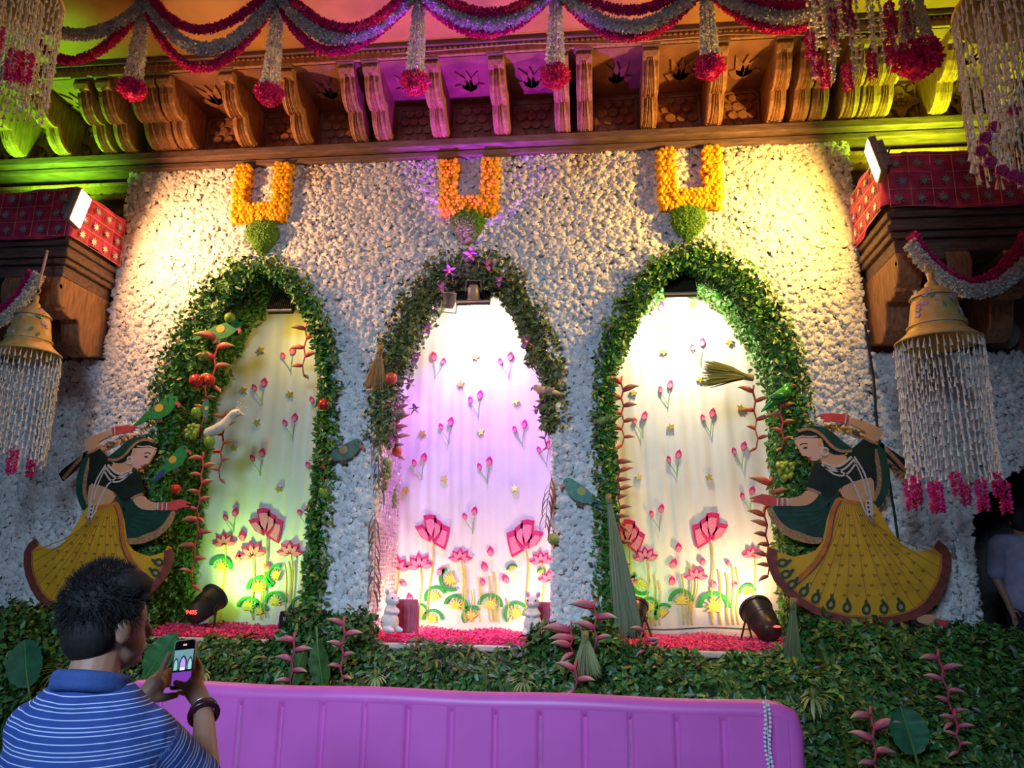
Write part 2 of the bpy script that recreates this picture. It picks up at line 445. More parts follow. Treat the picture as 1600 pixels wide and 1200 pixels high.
YD = DEEP-.03; YM = YD-.024
seq_pink = M('sequin_pink', (.70, .02, .16), .35, var=.35, scale=120, metal=.15, bump=.5, bscale=220)
seq_light = M('sequin_rose', (.95, .24, .38), .35, var=.3, scale=120, metal=.1, bump=.5, bscale=220)
seq_green = M('sequin_green', (.02, .30, .06), .3, var=.6, scale=130, metal=.2, bump=.6, bscale=220)
seq_gold = M('sequin_gold', (.85, .58, .10), .3, var=.5, scale=130, metal=.3, bump=.6, bscale=220)
seq_star = M('sequin_star', (.62, .44, .08), .3, var=.4, scale=130, metal=.3)

def mo(c, s, rot, pts):
    """motif outline: pixel centre, pixel size, rotation -> outline in the drape plane"""
    q = []
    for x, z in pts:
        X = x*math.cos(rot)-z*math.sin(rot); Z = x*math.sin(rot)+z*math.cos(rot); q.append((c[0]+X*s, c[1]-Z*s))
    return pxo(q, YM)
def shrink(p, k, o=(0, 0)):
    cx = sum(a for a, b in p)/len(p); cz = sum(b for a, b in p)/len(p)
    return [(cx+(a-cx)*k+o[0], cz+(b-cz)*k+o[1]) for a, b in p]
BIG = [[(-1, .35), (-.55, .48), (-.15, .05), (-.1, -.55), (-.6, -.30)], [(.15, .90), (.58, .58), (.58, .1), (.02, -.55), (.1, .3)],
       [(-.5, .98), (-.1, 1.06), (.22, 1.0), (.30, .42), (.0, -.45), (-.35, .0)], [(.55, .5), (1.02, .32), (.92, -.35), (.72, -1.0), (.05, -.6), (.42, -.05)]]
def fan(n, a0, a1, L, W, b=(0, -.5)):
    r = []
    for k in range(n):
        t = math.radians(a0+(a1-a0)*k/(n-1)); P = [(0, 0), (.35, .5), (.65, .45), (1, 0), (.65, -.45), (.35, -.5)]
        r.append([(b[0]+math.cos(t)*L*u-math.sin(t)*W*v, b[1]+math.sin(t)*L*u+math.cos(t)*W*v) for u, v in P])
    return r
MED = fan(5, 170, 10, 1.15, .55)
BUD = [(0, .75), (.38, .35), (.42, -.1), (.15, -.55), (-.2, -.5), (-.42, -.05), (-.30, .4)]
STAR = [((1 if k % 2 == 0 else .42)*math.sin(k*PI/5), (1 if k % 2 == 0 else .42)*math.cos(k*PI/5)) for k in range(10)]

class Drape:
    def __init__(s, a, label):
        cx, w_, zs, za = a; s.t = thing('drape', label, 'drape', (cx, YD, STAGE)); s.o = s.t.location
        nx, nz = 130, 60; x0, x1 = cx-w_+.005, cx+w_-.005
        ph = rng.uniform(0, 6, 8)
        V = []; F = []
        for j in range(nz+1):
            z = STAGE+.01+(za-STAGE-.02)*j/nz
            for i in range(nx+1):
                x = x0+(x1-x0)*i/nx; u = x+.04*math.sin(z*1.1+ph[0])
                y = YD + .007*math.sin(u*11+ph[1])*(.5+.5*math.sin(u*2.3+ph[2])) + .005*math.sin(u*27+ph[3]+.6*math.sin(z*.9)) + .004*math.sin(u*55+ph[4]+z*.5)*(.5+.5*math.sin(u*3.1+ph[5])) + .004*math.sin(z*7+u*4+ph[6])*max(0, 1-(z-STAGE)/1.2)
                V.append((x, y, z))
        n = nx+1
        for j in range(nz):
            for i in range(nx): F.append((j*n+i, j*n+i+1, (j+1)*n+i+1, (j+1)*n+i))
        mesh_np('cloth', V, F, cloth_w, s.t, smooth=True, org=s.o)
    def p(s, name, outs, mat, par=None, d=0, th=.010):
        g = G()
        for o in outs: g.add(slab(o, YM-.004-d-th*.3, YM+.02))
        return g.build(name, mat, par or s.t, org=s.o)
    def lotus(s, x, y, sz, rot=0, shape=BIG, flip=False):
        sh = [[(-a, b) for a, b in q][::-1] for q in shape] if flip else shape
        b = s.p('lotus', [mo((x, y), sz, rot, q) for q in sh], seq_pink)
        for k, q in enumerate(sh):
            s.p('petal', [mo((x, y), sz, rot, shrink(q, .66, (0, -.10)))], seq_light, b, .003+.001*k)
        if y < 900: s.stem(x+2, y+sz*.6, x+random.uniform(-8, 8), 968)
    def bud(s, x, y, sz, rot=0, par=None):
        b = s.p('bud', [mo((x, y), sz, rot, BUD)], seq_pink, par)
        s.p('bud_base', [mo((x, y), sz, rot, [(q[0]*.8, q[1]*.62-.22) for q in BUD])], seq_light, b, .003)
        return b
    def sprig(s, x, y, f=1):
        """a pair of buds on a bead stem"""
        s.bud(x-8*f, y+3, 8.5, .3*f); s.bud(x+7*f, y-5, 11, -.25*f)
        pts = [A(x+7*f, y+4, YM), A(x+5*f, y+14, YM), A(x+4*f, y+30, YM)]; q2 = [A(x-8*f, y+8, YM), A(x-2*f, y+16, YM), A(x+4*f, y+26, YM)]
        G().add(tube(pts, .005, 5)).add(tube(q2, .004, 5)).build('bead_stem', M('sequin_stem', (.30, .50, .25), .4, var=.4, scale=150), s.t, org=s.o)
    def star(s, x, y, sz=6.5): s.p('star', [mo((x, y), sz, random.random(), STAR)], seq_star)
    def pad(s, x, y, sz, rot=0, a0=-5, a1=185):
        o = []
        for k in range(15):
            t = math.radians(a0+(a1-a0)*k/14); o.append((math.cos(t), math.sin(t)*.92))
        for k in range(14, -1, -1):
            t = math.radians(a0+(a1-a0)*k/14); r = .70+.03*(k % 2); o.append((r*math.cos(t), r*math.sin(t)*.92))
        b = s.p('lily_pad', [mo((x, y), sz, rot, o)], seq_green)
        c = [((.30 if k % 2 else .60)*math.cos(math.radians(-30+240*k/16)), (.30 if k % 2 else .60)*math.sin(math.radians(-30+240*k/16))) for k in range(17)]
        s.p('pad_center', [mo((x, y), sz, rot, c)], seq_gold, b, .002)
    def stem(s, x0, y0, x1, y1):
        pts = [A(x0+(x1-x0)*t+2*math.sin(6*t), y0+(y1-y0)*t, YM) for t in [i/8 for i in range(9)]]
        G().add(tube(pts, .009, 5)).build('stem', seq_gold, s.t, org=s.o)

d1 = Drape(ARCH[0], 'white drape with pink sequin lotuses in the green-lit arch')
for q in ((405, 603, 1), (450, 553, 1), (495, 622, 1), (453, 658, 1), (402, 713, 1), (476, 798, 1), (489, 724, 1), (360, 806, 1)): d1.sprig(*q)
for q in ((407, 547), (496, 560), (452, 616), (401, 660), (497, 658), (435, 764), (380, 610), (365, 700)): d1.star(*q)
d1.lotus(415, 822, 27); d1.lotus(393, 858, 21, .2, MED); d1.lotus(453, 856, 19, 0, MED); d1.lotus(350, 842, 17, .1, MED); d1.lotus(494, 866, 14, 0, MED)
for q in ((378, 838, 13), (487, 902, 12), (418, 887, 11), (372, 872, 12)): d1.bud(*q)
for q in ((405, 918, 20, .1), (432, 898, 17, 1.2), (430, 940, 18, 0), (345, 885, 18, -.2), (388, 948, 18, -.1), (470, 945, 16, .4), (405, 955, 14, .2)): d1.pad(*q)
for x in (412, 445, 452, 470): d1.stem(x, 880, x+4, 965)

d2 = Drape(ARCH[1], 'white drape with pink sequin lotuses in the violet middle arch')
for q in ((685, 562, -1), (790, 562, 1), (743, 622, 1), (697, 664, 1), (812, 668, 1), (655, 720, 1), (757, 726, 1), (734, 804, 1), (850, 700, 1)): d2.sprig(*q)
for q in ((743, 558), (806, 627), (660, 677), (751, 675), (694, 748), (633, 765), (804, 763), (720, 600)): d2.star(*q)
d2.lotus(675, 832, 27); d2.lotus(821, 842, 29, 0, BIG, True); d2.lotus(655, 876, 20, .1, MED); d2.lotus(621, 880, 18, 0, MED); d2.lotus(719, 866, 17, 0, MED); d2.lotus(858, 900, 16, 0, MED); d2.lotus(845, 870, 17, .1, MED)
for q in ((766, 862, 12, 0), (757, 886, 13, .3), (688, 893, 13, -.8), (754, 910, 10, 0), (790, 905, 12, .5), (630, 912, 10, 1), (640, 935, 12, .2)): d2.bud(*q)
for q in ((704, 905, 20, 2.0), (680, 932, 18, .4), (712, 946, 19, -.2), (766, 945, 20, -.1), (737, 962, 17, .7), (676, 967, 17, 0), (806, 958, 20, .7), (655, 955, 14, -.3), (800, 888, 9, .3), (846, 893, 7, .2), (832, 960, 15, .1)): d2.pad(*q)
for x in (725, 735, 748, 765, 772, 778, 792): d2.stem(x, 885+random.uniform(0, 60), x+3, 972)

d3 = Drape(ARCH[2], 'white drape with pink sequin lotuses in the warm-lit arch beside the dancer near the doorway')
for q in ((1040, 606, 1), (1000, 655, 1), (1106, 650, 1), (1053, 715, 1), (1155, 702, 1), (1026, 800, 1), (1026, 484, 1), (1090, 540, 1), (1168, 772, 1)): d3.sprig(*q)
for q in ((990, 614), (1048, 667), (998, 745), (1108, 745), (1157, 637), (1037, 550), (1140, 535), (1094, 593), (1082, 475)): d3.star(*q)
d3.lotus(1110, 830, 28, 0, BIG, True); d3.lotus(982, 838, 25, -.2); d3.lotus(1008, 864, 18, .1, MED); d3.lotus(1088, 895, 17, 0, MED); d3.lotus(1176, 862, 15, 0, MED); d3.lotus(982, 905, 14, .1, MED)
for q in ((1060, 856, 12, 0), (1052, 881, 13, -.4), (1098, 878, 10, 0), (1115, 914, 12, .3), (1138, 880, 8, 1.2), (1149, 915, 11, .5), (1050, 908, 12, 0)): d3.bud(*q)
for q in ((1002, 912, 19, 2.2), (1064, 938, 20, 0), (1036, 957, 16, .7), (1116, 948, 26, 0), (978, 930, 15, .1), (1168, 925, 14, .2), (1015, 948, 16, -1.0)): d3.pad(*q)
for x in (1020, 1027, 1065, 1072, 1078, 1110, 1123, 1135, 1143, 1150): d3.stem(x, 880+random.uniform(0, 50), x+4, 976)

# pink petal beds on the stage
PET = ([(0, 0, 0), (.5, .35, .25), (1, 0, .1), (.5, -.35, .25)], [(0, 3, 1), (1, 3, 2)])
for i, (cx, w_, zs, za) in enumerate(ARCH):
    n = 9000; x = rng.uniform(cx-w_+.03, cx+w_-.03, n); y = rng.uniform(-.17, DEEP-.12, n)
    h = .035+.02*np.sin(x*9+i)*np.sin(y*8)+.018
    edge = np.clip((y+.19)/.10, .3, 1)
    P = np.stack([x, y, STAGE+.004+h*edge*rng.uniform(.2, 1, n)], 1)
    N = np.stack([rng.normal(0, .6, n), rng.normal(-.3, .6, n), np.ones(n)], 1)
    V, F = inst(*PET, P, frames(N), .030*rng.uniform(.6, 1.3, n))
    lab = ['pink petal bed on the ledge of the green-lit arch', 'pink petal bed between the two white rabbits', 'pink petal bed on the ledge of the warm-lit arch near the doorway'][i]
    t = thing('petal_bed', lab, 'petals', (cx, .3, STAGE))
    tag(mesh_np('petals', V, F, M('bed_petal', (.90, .07, .22), .7, island=.3), t, org=t.location), kind='stuff')
    G().add(box((cx, .34, STAGE+.012), (2*w_-.08, .90, .024))).build('petal_base', M('bed_base', (.90, .07, .22), .9), t, org=t.location, bevel=.01)

# ------------------------------------------------------------------ leaf garlands on the arches
LEAF = ([(0, 0, 0), (.45, .27, .07), (.45, -.27, .07), (1, 0, -.06), (.5, 0, -.03)], [(0, 2, 4), (0, 4, 1), (1, 4, 3), (4, 2, 3)])
def arch_samples(a, n, zmin_l, zmin_r):
    P = np.array(arch_pts(a, 0, 60, STAGE, 30)); d = np.diff(P, axis=0); L = np.hypot(d[:, 0], d[:, 1]); c = np.concatenate([[0], np.cumsum(L)])
    s_ = rng.uniform(0, c[-1], n); k = np.clip(np.searchsorted(c, s_)-1, 0, len(L)-1); u = (s_-c[k])/L[k]
    X = P[k]+d[k]*u[:, None]; T = d[k]/L[k][:, None]; N = np.stack([T[:, 1], -T[:, 0]], 1)     # towards the opening
    ok = np.where(X[:, 0] < a[0], X[:, 1] > zmin_l, X[:, 1] > zmin_r)
    return X[ok], N[ok]
def arch_foliage(i, label, n, zl, zr, thick, mat, core=True, outer=.07, ydeep=.78):
    a = ARCH[i]; t = thing('leaf_garland', label, 'garland', (a[0], 0, STAGE))
    VV = []; FF = []; off = 0
    for part in ('depth', 'front', 'sprig'):
        m = {'depth': n, 'front': int(n*.75), 'sprig': int(n*.05)}[part]
        X, N = arch_samples(a, m, zl, zr); m = len(X)
        th = np.array([thick(x, z) for x, z in X])
        if part == 'depth':
            y = rng.uniform(-.02, ydeep, m); d = th*rng.uniform(.15, 1, m)*(1-.25*np.clip(y/.8, 0, 1)); nv = np.stack([N[:, 0], -.35*np.ones(m), N[:, 1]], 1)
        elif part == 'front':
            y = rng.uniform(-.13, .04, m); d = rng.uniform(-outer, 1, m); d = np.where(d < 0, d, d*th); nv = np.stack([N[:, 0]*.3, -np.ones(m), N[:, 1]*.3], 1)
        else:
            y = rng.uniform(-.16, -.03, m); d = -rng.uniform(.4, 1.5, m)*outer; nv = np.stack([-N[:, 0]*.6, -np.ones(m)*.6, -N[:, 1]*.6], 1)
        P = np.stack([X[:, 0]+N[:, 0]*d, y, X[:, 1]+N[:, 1]*d], 1)
        nv = nv/np.linalg.norm(nv, axis=1, keepdims=True)+rng.normal(0, .55, (m, 3))
        V, F = inst(*LEAF, P, frames(nv), .062*rng.uniform(.6, 1.25, m)); VV.append(V); FF.append(F+off); off += len(V)
    tag(mesh_np('foliage', np.concatenate(VV), np.concatenate(FF), mat, t, org=t.location), kind='stuff')
    return t
arch_foliage(0, 'lush green leaf garland framing the green-lit arch', 15000, 1.05, 1.05, lambda x, z: (.16 if x < -3.4 else .07)+(.10 if 3.6 < z < 4.4 and x < -3.3 else .04 if z > 4.2 else 0), leaf_m, outer=.09)
leaf_mid = M('leaf_mixed', (.10, .16, .05), .45, island=.6)
arch_foliage(1, 'mixed dusky leaf and blossom garland over the violet middle arch', 11000, 2.85, 2.95, lambda x, z: .10+(.10 if z > 3.6 else 0), leaf_mid, outer=.09, ydeep=.45)
arch_foliage(2, 'lush green leaf garland framing the warm-lit arch', 15000, 1.05, 1.05, lambda x, z: (.17 if x > .93 else .09)+(.06 if z > 3.7 else 0), leaf_m, outer=.07)

# hedge of potted greenery in front of the stage
def hedge(name, label, x0, x1, prof, n, mat):
    """prof: (y,z) from the back top over the front to the ground"""
    t = thing(name, label, 'hedge', ((x0+x1)/2, -.5, 0))
    g = G(); m = len(prof); V = [(x0, y, z) for y, z in prof]+[(x1, y, z) for y, z in prof]
    F = [(i, i+1, i+1+m, i+m) for i in range(m-1)]+[tuple(range(m)), tuple(range(2*m-1, m-1, -1))]
    g.add((V, F)).build('core', leaf_core, t, org=t.location)
    P = np.array(prof); d = np.diff(P, axis=0); L = np.hypot(d[:, 0], d[:, 1]); c = np.concatenate([[0], np.cumsum(L)])
    s_ = rng.uniform(0, c[-1], n); k = np.clip(np.searchsorted(c, s_)-1, 0, len(L)-1); X = P[k]+d[k]*((s_-c[k])/L[k])[:, None]
    N = np.stack([d[k][:, 1], -d[k][:, 0]], 1)/L[k][:, None]; x = rng.uniform(x0, x1, n)
    lump = .04*np.sin(x*7+X[:, 1]*5)+.03*np.sin(x*17+X[:, 0]*13)
    o = rng.uniform(.0, .10, n)+lump
    pos = np.stack([x, X[:, 0]+N[:, 0]*o, X[:, 1]+N[:, 1]*o], 1)
    nv = np.stack([np.zeros(n), N[:, 0]-.3, N[:, 1]+.25], 1)+rng.normal(0, .6, (n, 3))
    V, F = inst(*LEAF, pos, frames(nv), .07*rng.uniform(.5, 1.3, n))
    tag(mesh_np('foliage', V, F, mat, t, org=t.location), kind='stuff')
hedge('leafy_hedge', 'long leafy green hedge below the three arches', -5.6, 1.75, [(-.20, .90), (-.28, .98), (-.42, .95), (-.60, .80), (-.72, .5), (-.78, .0)], 30000, leaf_dk)
hedge('leafy_hedge', 'leafy hedge under the cutout dancer near the doorway', 1.72, 4.6, [(-.16, 1.14), (-.30, 1.24), (-.45, 1.12), (-.70, .85), (-1.0, .5), (-1.2, .0)], 18000, leaf_dk)
hedge('leafy_hedge', 'leafy hedge mound under the cutout dancer behind the man', -8, -4.1, [(-.14, 1.12), (-.25, 1.22), (-.42, 1.15), (-.68, .85), (-.8, .5), (-.86, .0)], 16000, leaf_dk)

# ------------------------------------------------------------------ balconies with cloths, floodlights
BAL_OUT = [(-.70, 4.32), (-.73, 4.22), (-.71, 4.12), (-.67, 4.05), (-.58, 3.98), (-.48, 3.96), (-.40, 3.99), (-.37, 3.95), (-.35, 3.86), (-.31, 3.76), (-.24, 3.69), (-.16, 3.67), (-.09, 3.70), (0, 3.72)]
def balcony(x0, x1, inner, label, clabel, cloth_m, fl_m):
    sgn = 1 if inner == x1 else -1                      # direction of the side that faces the flower panel
    t = thing('balcony', label, 'balcony', (inner, 0, 3.7)); o = t.location
    w_ = abs(x1-x0); c = (x0+x1)/2
    for z0, z1, e in ((4.62, 4.68, .03), (4.56, 4.62, .0), (4.50, 4.555, .04), (4.44, 4.495, .015), (4.32, 4.435, -.02)):
        G().add(box((c+sgn*e/2-sgn*.012, -.36-e/2+.02, (z0+z1)/2), (w_+e, .74+e, z1-z0))).build('moulding', wood_dark, t, org=o, bevel=.012)
    G().add(box((c-sgn*.02, -.36, 4.93), (w_-.04, .72, .50))).build('parapet', wood_dark, t, org=o, bevel=.02)
    n = len(BAL_OUT); poly = BAL_OUT+[(.07, 3.72), (.07, 4.33)]; m = len(poly); w2 = .2
    V = [(-w2/2, y, z) for y, z in poly]+[(w2/2, y, z) for y, z in poly]
    F = [tuple(range(m)), tuple(range(2*m-1, m-1, -1))]+[(i, i+m, (i+1) % m+m, (i+1) % m) for i in range(m)]
    b0 = None
    for k, d in enumerate((.13, .52, .98, 1.55)):
        if b0 is None: b0 = G().add((V, F)).build('bracket', wood, t, bevel=.015); b = b0
        else: b = b0.copy(); COL.objects.link(b)
        b.location = Vector((inner-sgn*d, 0, 0))-o
        for z, yy in ((4.22, -.69), (4.02, -.62)): G().add(tube([(inner-sgn*d-.10, yy, z), (inner-sgn*d+.10, yy, z)], .022, 8)).build('scroll', wood, t, org=o, smooth=True)
    for d in (.32, 1.0):
        G().add(box((inner-sgn*d, -.70, 4.27), (.14, .16, .10))).add(box((inner-sgn*d, -.66, 4.19), (.11, .14, .08))).build('drop_block', wood_dark, t, org=o, bevel=.02)
    # cloth over the parapet: one sheet, front and side
    ct = thing('embroidered_cloth', clabel, 'cloth', (inner, -.4, 4.7)); co = ct.location
    xs = np.linspace(x0 if sgn > 0 else x1, inner+sgn*.03, 90); path = [(x, -.765) for x in xs]+[(inner+sgn*.035, y) for y in np.linspace(-.76, .0, 30)]
    V = []; F = []; nz = 24
    def disp(s_, z, side): return .012*math.sin(s_*6+z*9)+.008*math.sin(s_*17-z*14)+.006*math.sin(z*31+s_*5)
    acc = 0; prev = path[0]
    for i, (x, y) in enumerate(path):
        acc += math.hypot(x-prev[0], y-prev[1]); prev = (x, y); side = i >= 90
        for j in range(nz+1):
            u = j/nz; z = 4.685+.025*math.sin(acc*4)*(1-u)+(.50+.02*math.sin(acc*2.1))*u; d = disp(acc, z, side)
            V.append((x+(sgn*d+sgn*.012 if side else 0), y-(0 if side else d+.012), z))
    for i in range(len(path)-1):
        for j in range(nz): a = i*(nz+1)+j; F.append((a, a+nz+1, a+nz+2, a+1))
    mesh_np('cloth', V, F, cloth_m, ct, smooth=True, org=co)
    R8 = []
    for k in range(16): r = (.048 if k % 2 == 0 else .020); R8.append((r*math.cos(k*PI/8), r*math.sin(k*PI/8)))
    Vf, Ff = slab(R8, -.006, .006); f0 = None
    def floret(p, rz):
        nonlocal f0
        if f0 is None:
            f0 = G().add((Vf, Ff)).build('sequin_flower', fl_m, ct); q = f0
        else: q = f0.copy(); COL.objects.link(q)
        q.location = Vector(p)-co; q.rotation_euler = (random.uniform(-.15, .15), 0, rz)
    for r in range(3):
        for k in range(11):
            d = .07+.175*k+.04*(r % 2)
            floret((inner-sgn*d, -.80, 4.76+.16*r), 0)
        for k in range(4): floret((inner+sgn*.072, -.65+.175*k, 4.76+.16*r), sgn*PI/2)
    g = G()
    for r in range(4): g.add(tube([(inner-sgn*d, -.792, 4.69+.155*r+.006*math.sin(d*9)) for d in np.linspace(0, 1.9, 20)], .003, 4))
    for k in range(11): g.add(tube([(inner-sgn*(.0+.175*k), -.792, z) for z in (4.69, 4.9, 5.15)], .003, 4))
    for r in range(4): g.add(tube([(inner+sgn*.068, y, 4.69+.155*r) for y in (-.75, -.4, -.02)], .003, 4))
    for k in range(5): g.add(tube([(inner+sgn*.068, -.73+.175*k, z) for z in (4.69, 4.9, 5.15)], .003, 4))
    g.build('stitching', M('gold_thread', (.80, .45, .30), .4, metal=.3), ct, org=co)
    return t
cl_m = M('magenta_cloth', (.62, .045, .17), .55, var=.35, scale=10, bump=.3, bscale=60)
fl_m = M('mirror_sequin', (.55, .62, .62), .25, var=.3, scale=80, metal=.5)
balcony(-8.2, PX0-.02, PX0-.02, 'carved wooden balcony over the dancer behind the man', 'red embroidered cloth over the balcony above the visitor with the phone', cl_m, fl_m)
balcony(PX1+.03, 6.0, PX1+.03, 'carved wooden balcony above the dark doorway', 'magenta embroidered cloth over the balcony above the doorway', cl_m, fl_m)
for k, px in enumerate((1372, 1408)):                   # small domed finials on the parapet
    p = A(px+4, 243, -.55); t = thing('finial', ('small grey domed finial behind the magenta cloth, next to the floodlight', 'small grey domed finial behind the magenta cloth, away from the floodlight')[k], 'finial', (p.x, -.55, 5.16), 'finials on the balcony')
    G().add(lathe([(.10, 0), (.11, .03), (.10, .08), (.07, .12), (.03, .155), (.001, .17)], 16)).build('dome', M('grey_stone', (.30, .28, .30), .6, var=.2), t, smooth=True)
    G().add(lathe([(.12, -.02), (.12, .01), (.09, .015)], 16)).build('collar', MATS['grey_stone'], t, smooth=True)
G().add(lathe([(.001, 0), (.15, 0), (.16, .01), (.17, .03)], 28)).build('vent_disc', dk)
v_ = bpy.data.objects['vent_disc']; v_.location = A(1560, 520, .06); v_.rotation_euler = (PI/2, 0, 0); tag(v_, 'round dark vent in the shaded wall under the doorway balcony', 'vent')

def floodlight(loc, face, up, label, energy, color, es, w_=.20, h_=.30):
    n = Vector(face).normalized(); q = n.to_track_quat('Y', 'Z'); t = thing('floodlight', label, 'floodlight', loc)
    t.rotation_mode = 'QUATERNION'; t.rotation_quaternion = q
    bm = M('lamp_grey', (.25, .24, .22), .5, metal=.4)
    G().add(box((0, -.03, 0), (w_+.03, .06, h_+.03))).build('housing', bm, t, bevel=.008)
    g = G()
    for k in range(6): g.add(box((-w_*.4+w_*.16*k, -.08, 0), (.012, .05, h_*.8)))
    g.build('cooling_fins', bm, t)
    G().add(box((0, .004, 0), (w_, .006, h_))).build('lens', M('lens_'+label[-6:].replace(' ', ''), (1, .9, .75), .5, emit=es, ecol=color), t)
    G().add(tube([(-w_/2-.03, -.02, 0), (-w_/2-.03, -.12, 0), (w_/2+.03, -.12, 0), (w_/2+.03, -.02, 0)], .008, 6)).build('yoke', bm, t)
    l = lamp('flood_beam', 'AREA', Vector(loc)+n*.03, Vector(loc)+n, energy, color, .16, spread=168)
floodlight((-4.77, -.90, 4.90), (.94, .22, -.2), 0, 'bright floodlight clamped to the balcony corner above the phone visitor', 105, (1, .45, .17), 40)
floodlight((2.31, -.90, 5.06), (-.95, .20, -.22), 0, 'bright floodlight clamped to the balcony corner beside the magenta cloth', 118, (1, .54, .10), 40)

def par_lamp(label, loc, tgt, r, L, body, energy, color, es=30, stand=True, spot=100, text=None, soft=.06, ecol=None):
    """a stage par can: body, rim, lens, yoke legs, red read-out"""
    loc = Vector(loc); d = (Vector(tgt)-loc).normalized(); t = thing('par_light', label, 'stage light', (loc.x, loc.y, STAGE))
    R_ = d.to_track_quat('Z', 'Y').to_matrix().to_4x4(); T = Matrix.Translation(loc-t.location) @ R_
    pr = [(.001, -.5), (.25, -.5), (.36, -.42), (.42, -.25), (.46, 0), (.50, .30), (.52, .42)]
    G().add(lathe([(a*2*r, b*L) for a, b in pr], 24), T).build('body', body, t, smooth=True)
    G().add(lathe([(.52*2*r, .40*L), (.56*2*r, .42*L), (.56*2*r, .50*L), (.48*2*r, .50*L), (.46*2*r, .40*L)], 24), T).build('rim', body, t)
    G().add(lathe([(.001, .41*L), (.46*2*r, .41*L)], 24), T).build('lens', M('lens_%s' % label[:9].replace(' ', ''), color, .4, emit=es, ecol=ecol or color), t)
    g = G()
    for k in range(3): g.add(lathe([(.445*2*r+.002, .02*L+k*.09*L), (.47*2*r+.004, .04*L+k*.09*L), (.455*2*r+.002, .06*L+k*.09*L)], 24), T)
    g.build('cooling_rings', body, t)
    bot = STAGE+.01-t.location.z
    if stand:
        for sx in (-1, 1):
            top = T @ Vector((sx*r*1.12, 0, .05*L)); top = T @ Vector((sx*r*1.1, 0, .1*L))
            G().add(tube([tuple(top), (top.x+sx*.01, top.y-.03, top.z-.03), (top.x+.05, top.y-.08, bot)], .009, 6)).build('leg', body, t)
            G().add(tube([tuple(top), (top.x-.05, top.y+.07, bot)], .009, 6)).build('leg', body, t)
    if text:
        txt(text, t, T @ Matrix.Translation((0, 0, -.5*L-.004)) @ Matrix.Rotation(PI, 4, 'X'), r*.55, M('red_readout', (1, .05, .03), .5, emit=5), 'readout')
    if energy: lamp('par_beam', 'SPOT', loc+d*L*.56, tgt, energy, color, soft, spot, .8)
    return t

def txt(body, parent, T, size, mat, name, facecam=True):
    c = bpy.data.curves.new('lettering', 'FONT'); c.body = body; c.size = size; c.extrude = .001; c.align_x = 'CENTER'; c.align_y = 'CENTER'
    tmp = bpy.data.objects.new('tmp', c); COL.objects.link(tmp); dg = bpy.context.evaluated_depsgraph_get()
    me = bpy.data.meshes.new_from_object(tmp.evaluated_get(dg)); bpy.data.objects.remove(tmp)
    me.materials.clear(); me.materials.append(mat)
    o = newobj(name, me, parent); o.matrix_local = T; return o

black = M('black_plastic', (.018, .017, .020), .4, var=.2)
brown_can = M('brown_can', (.06, .03, .025), .35, var=.3)
# par can of the green-lit arch: seen from behind, aimed up at the drape
p = A(322, 938, .28); can1 = par_lamp('black stage par light with red read-out on the green-lit ledge', (p.x, .25, 1.30), (-3.55, DEEP, 1.75), .125, .34, M('can_black', (.03, .035, .025), .45), 42, (.50, 1.0, .12), 25, soft=.08, spot=110)
tx = A(299, 958, .06); txt('9405', can1, Matrix.Translation(A(299, 957, .05)-can1.location) @ Matrix.Rotation(PI/2, 4, 'X'), .055, M('red_readout', (1, .05, .03), .5, emit=5), 'readout')
p = A(990, 945, .25); can2 = par_lamp('black stage par light with red LEDs beside the long grass broom', (p.x, .28, 1.27), (.45, DEEP, 1.95), .105, .34, black, 0, (.3, .3, .3), 0)
for q in ((982, 938), (996, 940)):
    pp = A(*q, .12); G().add(ell(pp-can2.location, (.012, .006, .012), 8, 6)).build('red_led', MATS['red_readout'], can2)
p = A(1192, 960, .2); can3 = par_lamp('brown stage par light on legs beside the dancer near the doorway', (p.x, .20, 1.28), (1.25, DEEP, 1.75), .135, .36, brown_can, 42, (1, .60, .28), 25, soft=.08, spot=110)
pp = A(1214, 979, -.02); G().add(ell(pp-can3.location, (.03, .006, .010), 8, 6)).build('red_led', MATS['red_readout'], can3)

def box_flood(label, px, py, y, w_, h_, d_, rz, mat, energy, color, tgt, es=0):
    p = A(px, py, y); t = thing('box_light', label, 'stage light', (p.x, y, STAGE)); t.rotation_euler.z = rz
    G().add(box((0, 0, h_/2+.02), (w_, d_, h_))).build('housing', mat, t, bevel=.014)
    g = G()
    for k in range(5): g.add(box((-w_*.36+w_*.18*k, -d_/2-.006, h_/2+.02), (.014, .014, h_*.72)))
    g.build('rib', mat, t)
    for sx in (-1, 1): G().add(box((sx*(w_/2+.01), 0, h_*.45), (.012, .04, h_*.9))).build('side_bracket', mat, t, bevel=.004)
    G().add(box((0, d_/2+.004, h_/2+.02), (w_*.9, .006, h_*.85))).build('lens', M('box_lens', (1, .85, .6), .5, emit=15), t) if energy else None
    if energy: lamp('box_beam', 'AREA', (p.x, y+d_/2+.03, STAGE+h_*.7), tgt, energy, color, .2)
    return t
rosy = M('rosy_housing', (.42, .10, .16), .4, var=.15)
box_flood('rosy square stage light behind the rabbit beside the sequin curtain', 634, 955, .20, .22, .33, .07, .12, rosy, 8, (1, .66, .36), (-1.75, DEEP, 1.9))
box_flood('rosy square stage light behind the rabbit by the next pillar', 845, 955, .20, .22, .33, .07, -.12, rosy, 8, (1, .66, .36), (-.75, DEEP, 1.9))
bb = box_flood('black control box with small lettering beside the pillar', 462, 937, .22, .26, .20, .09, -.1, black, 0, None, None)
txt('BIG', bb, Matrix.Translation((-.06, -.052, .15)) @ Matrix.Rotation(PI/2, 4, 'X'), .05, M('white_print', (.7, .7, .7), .5), 'lettering')

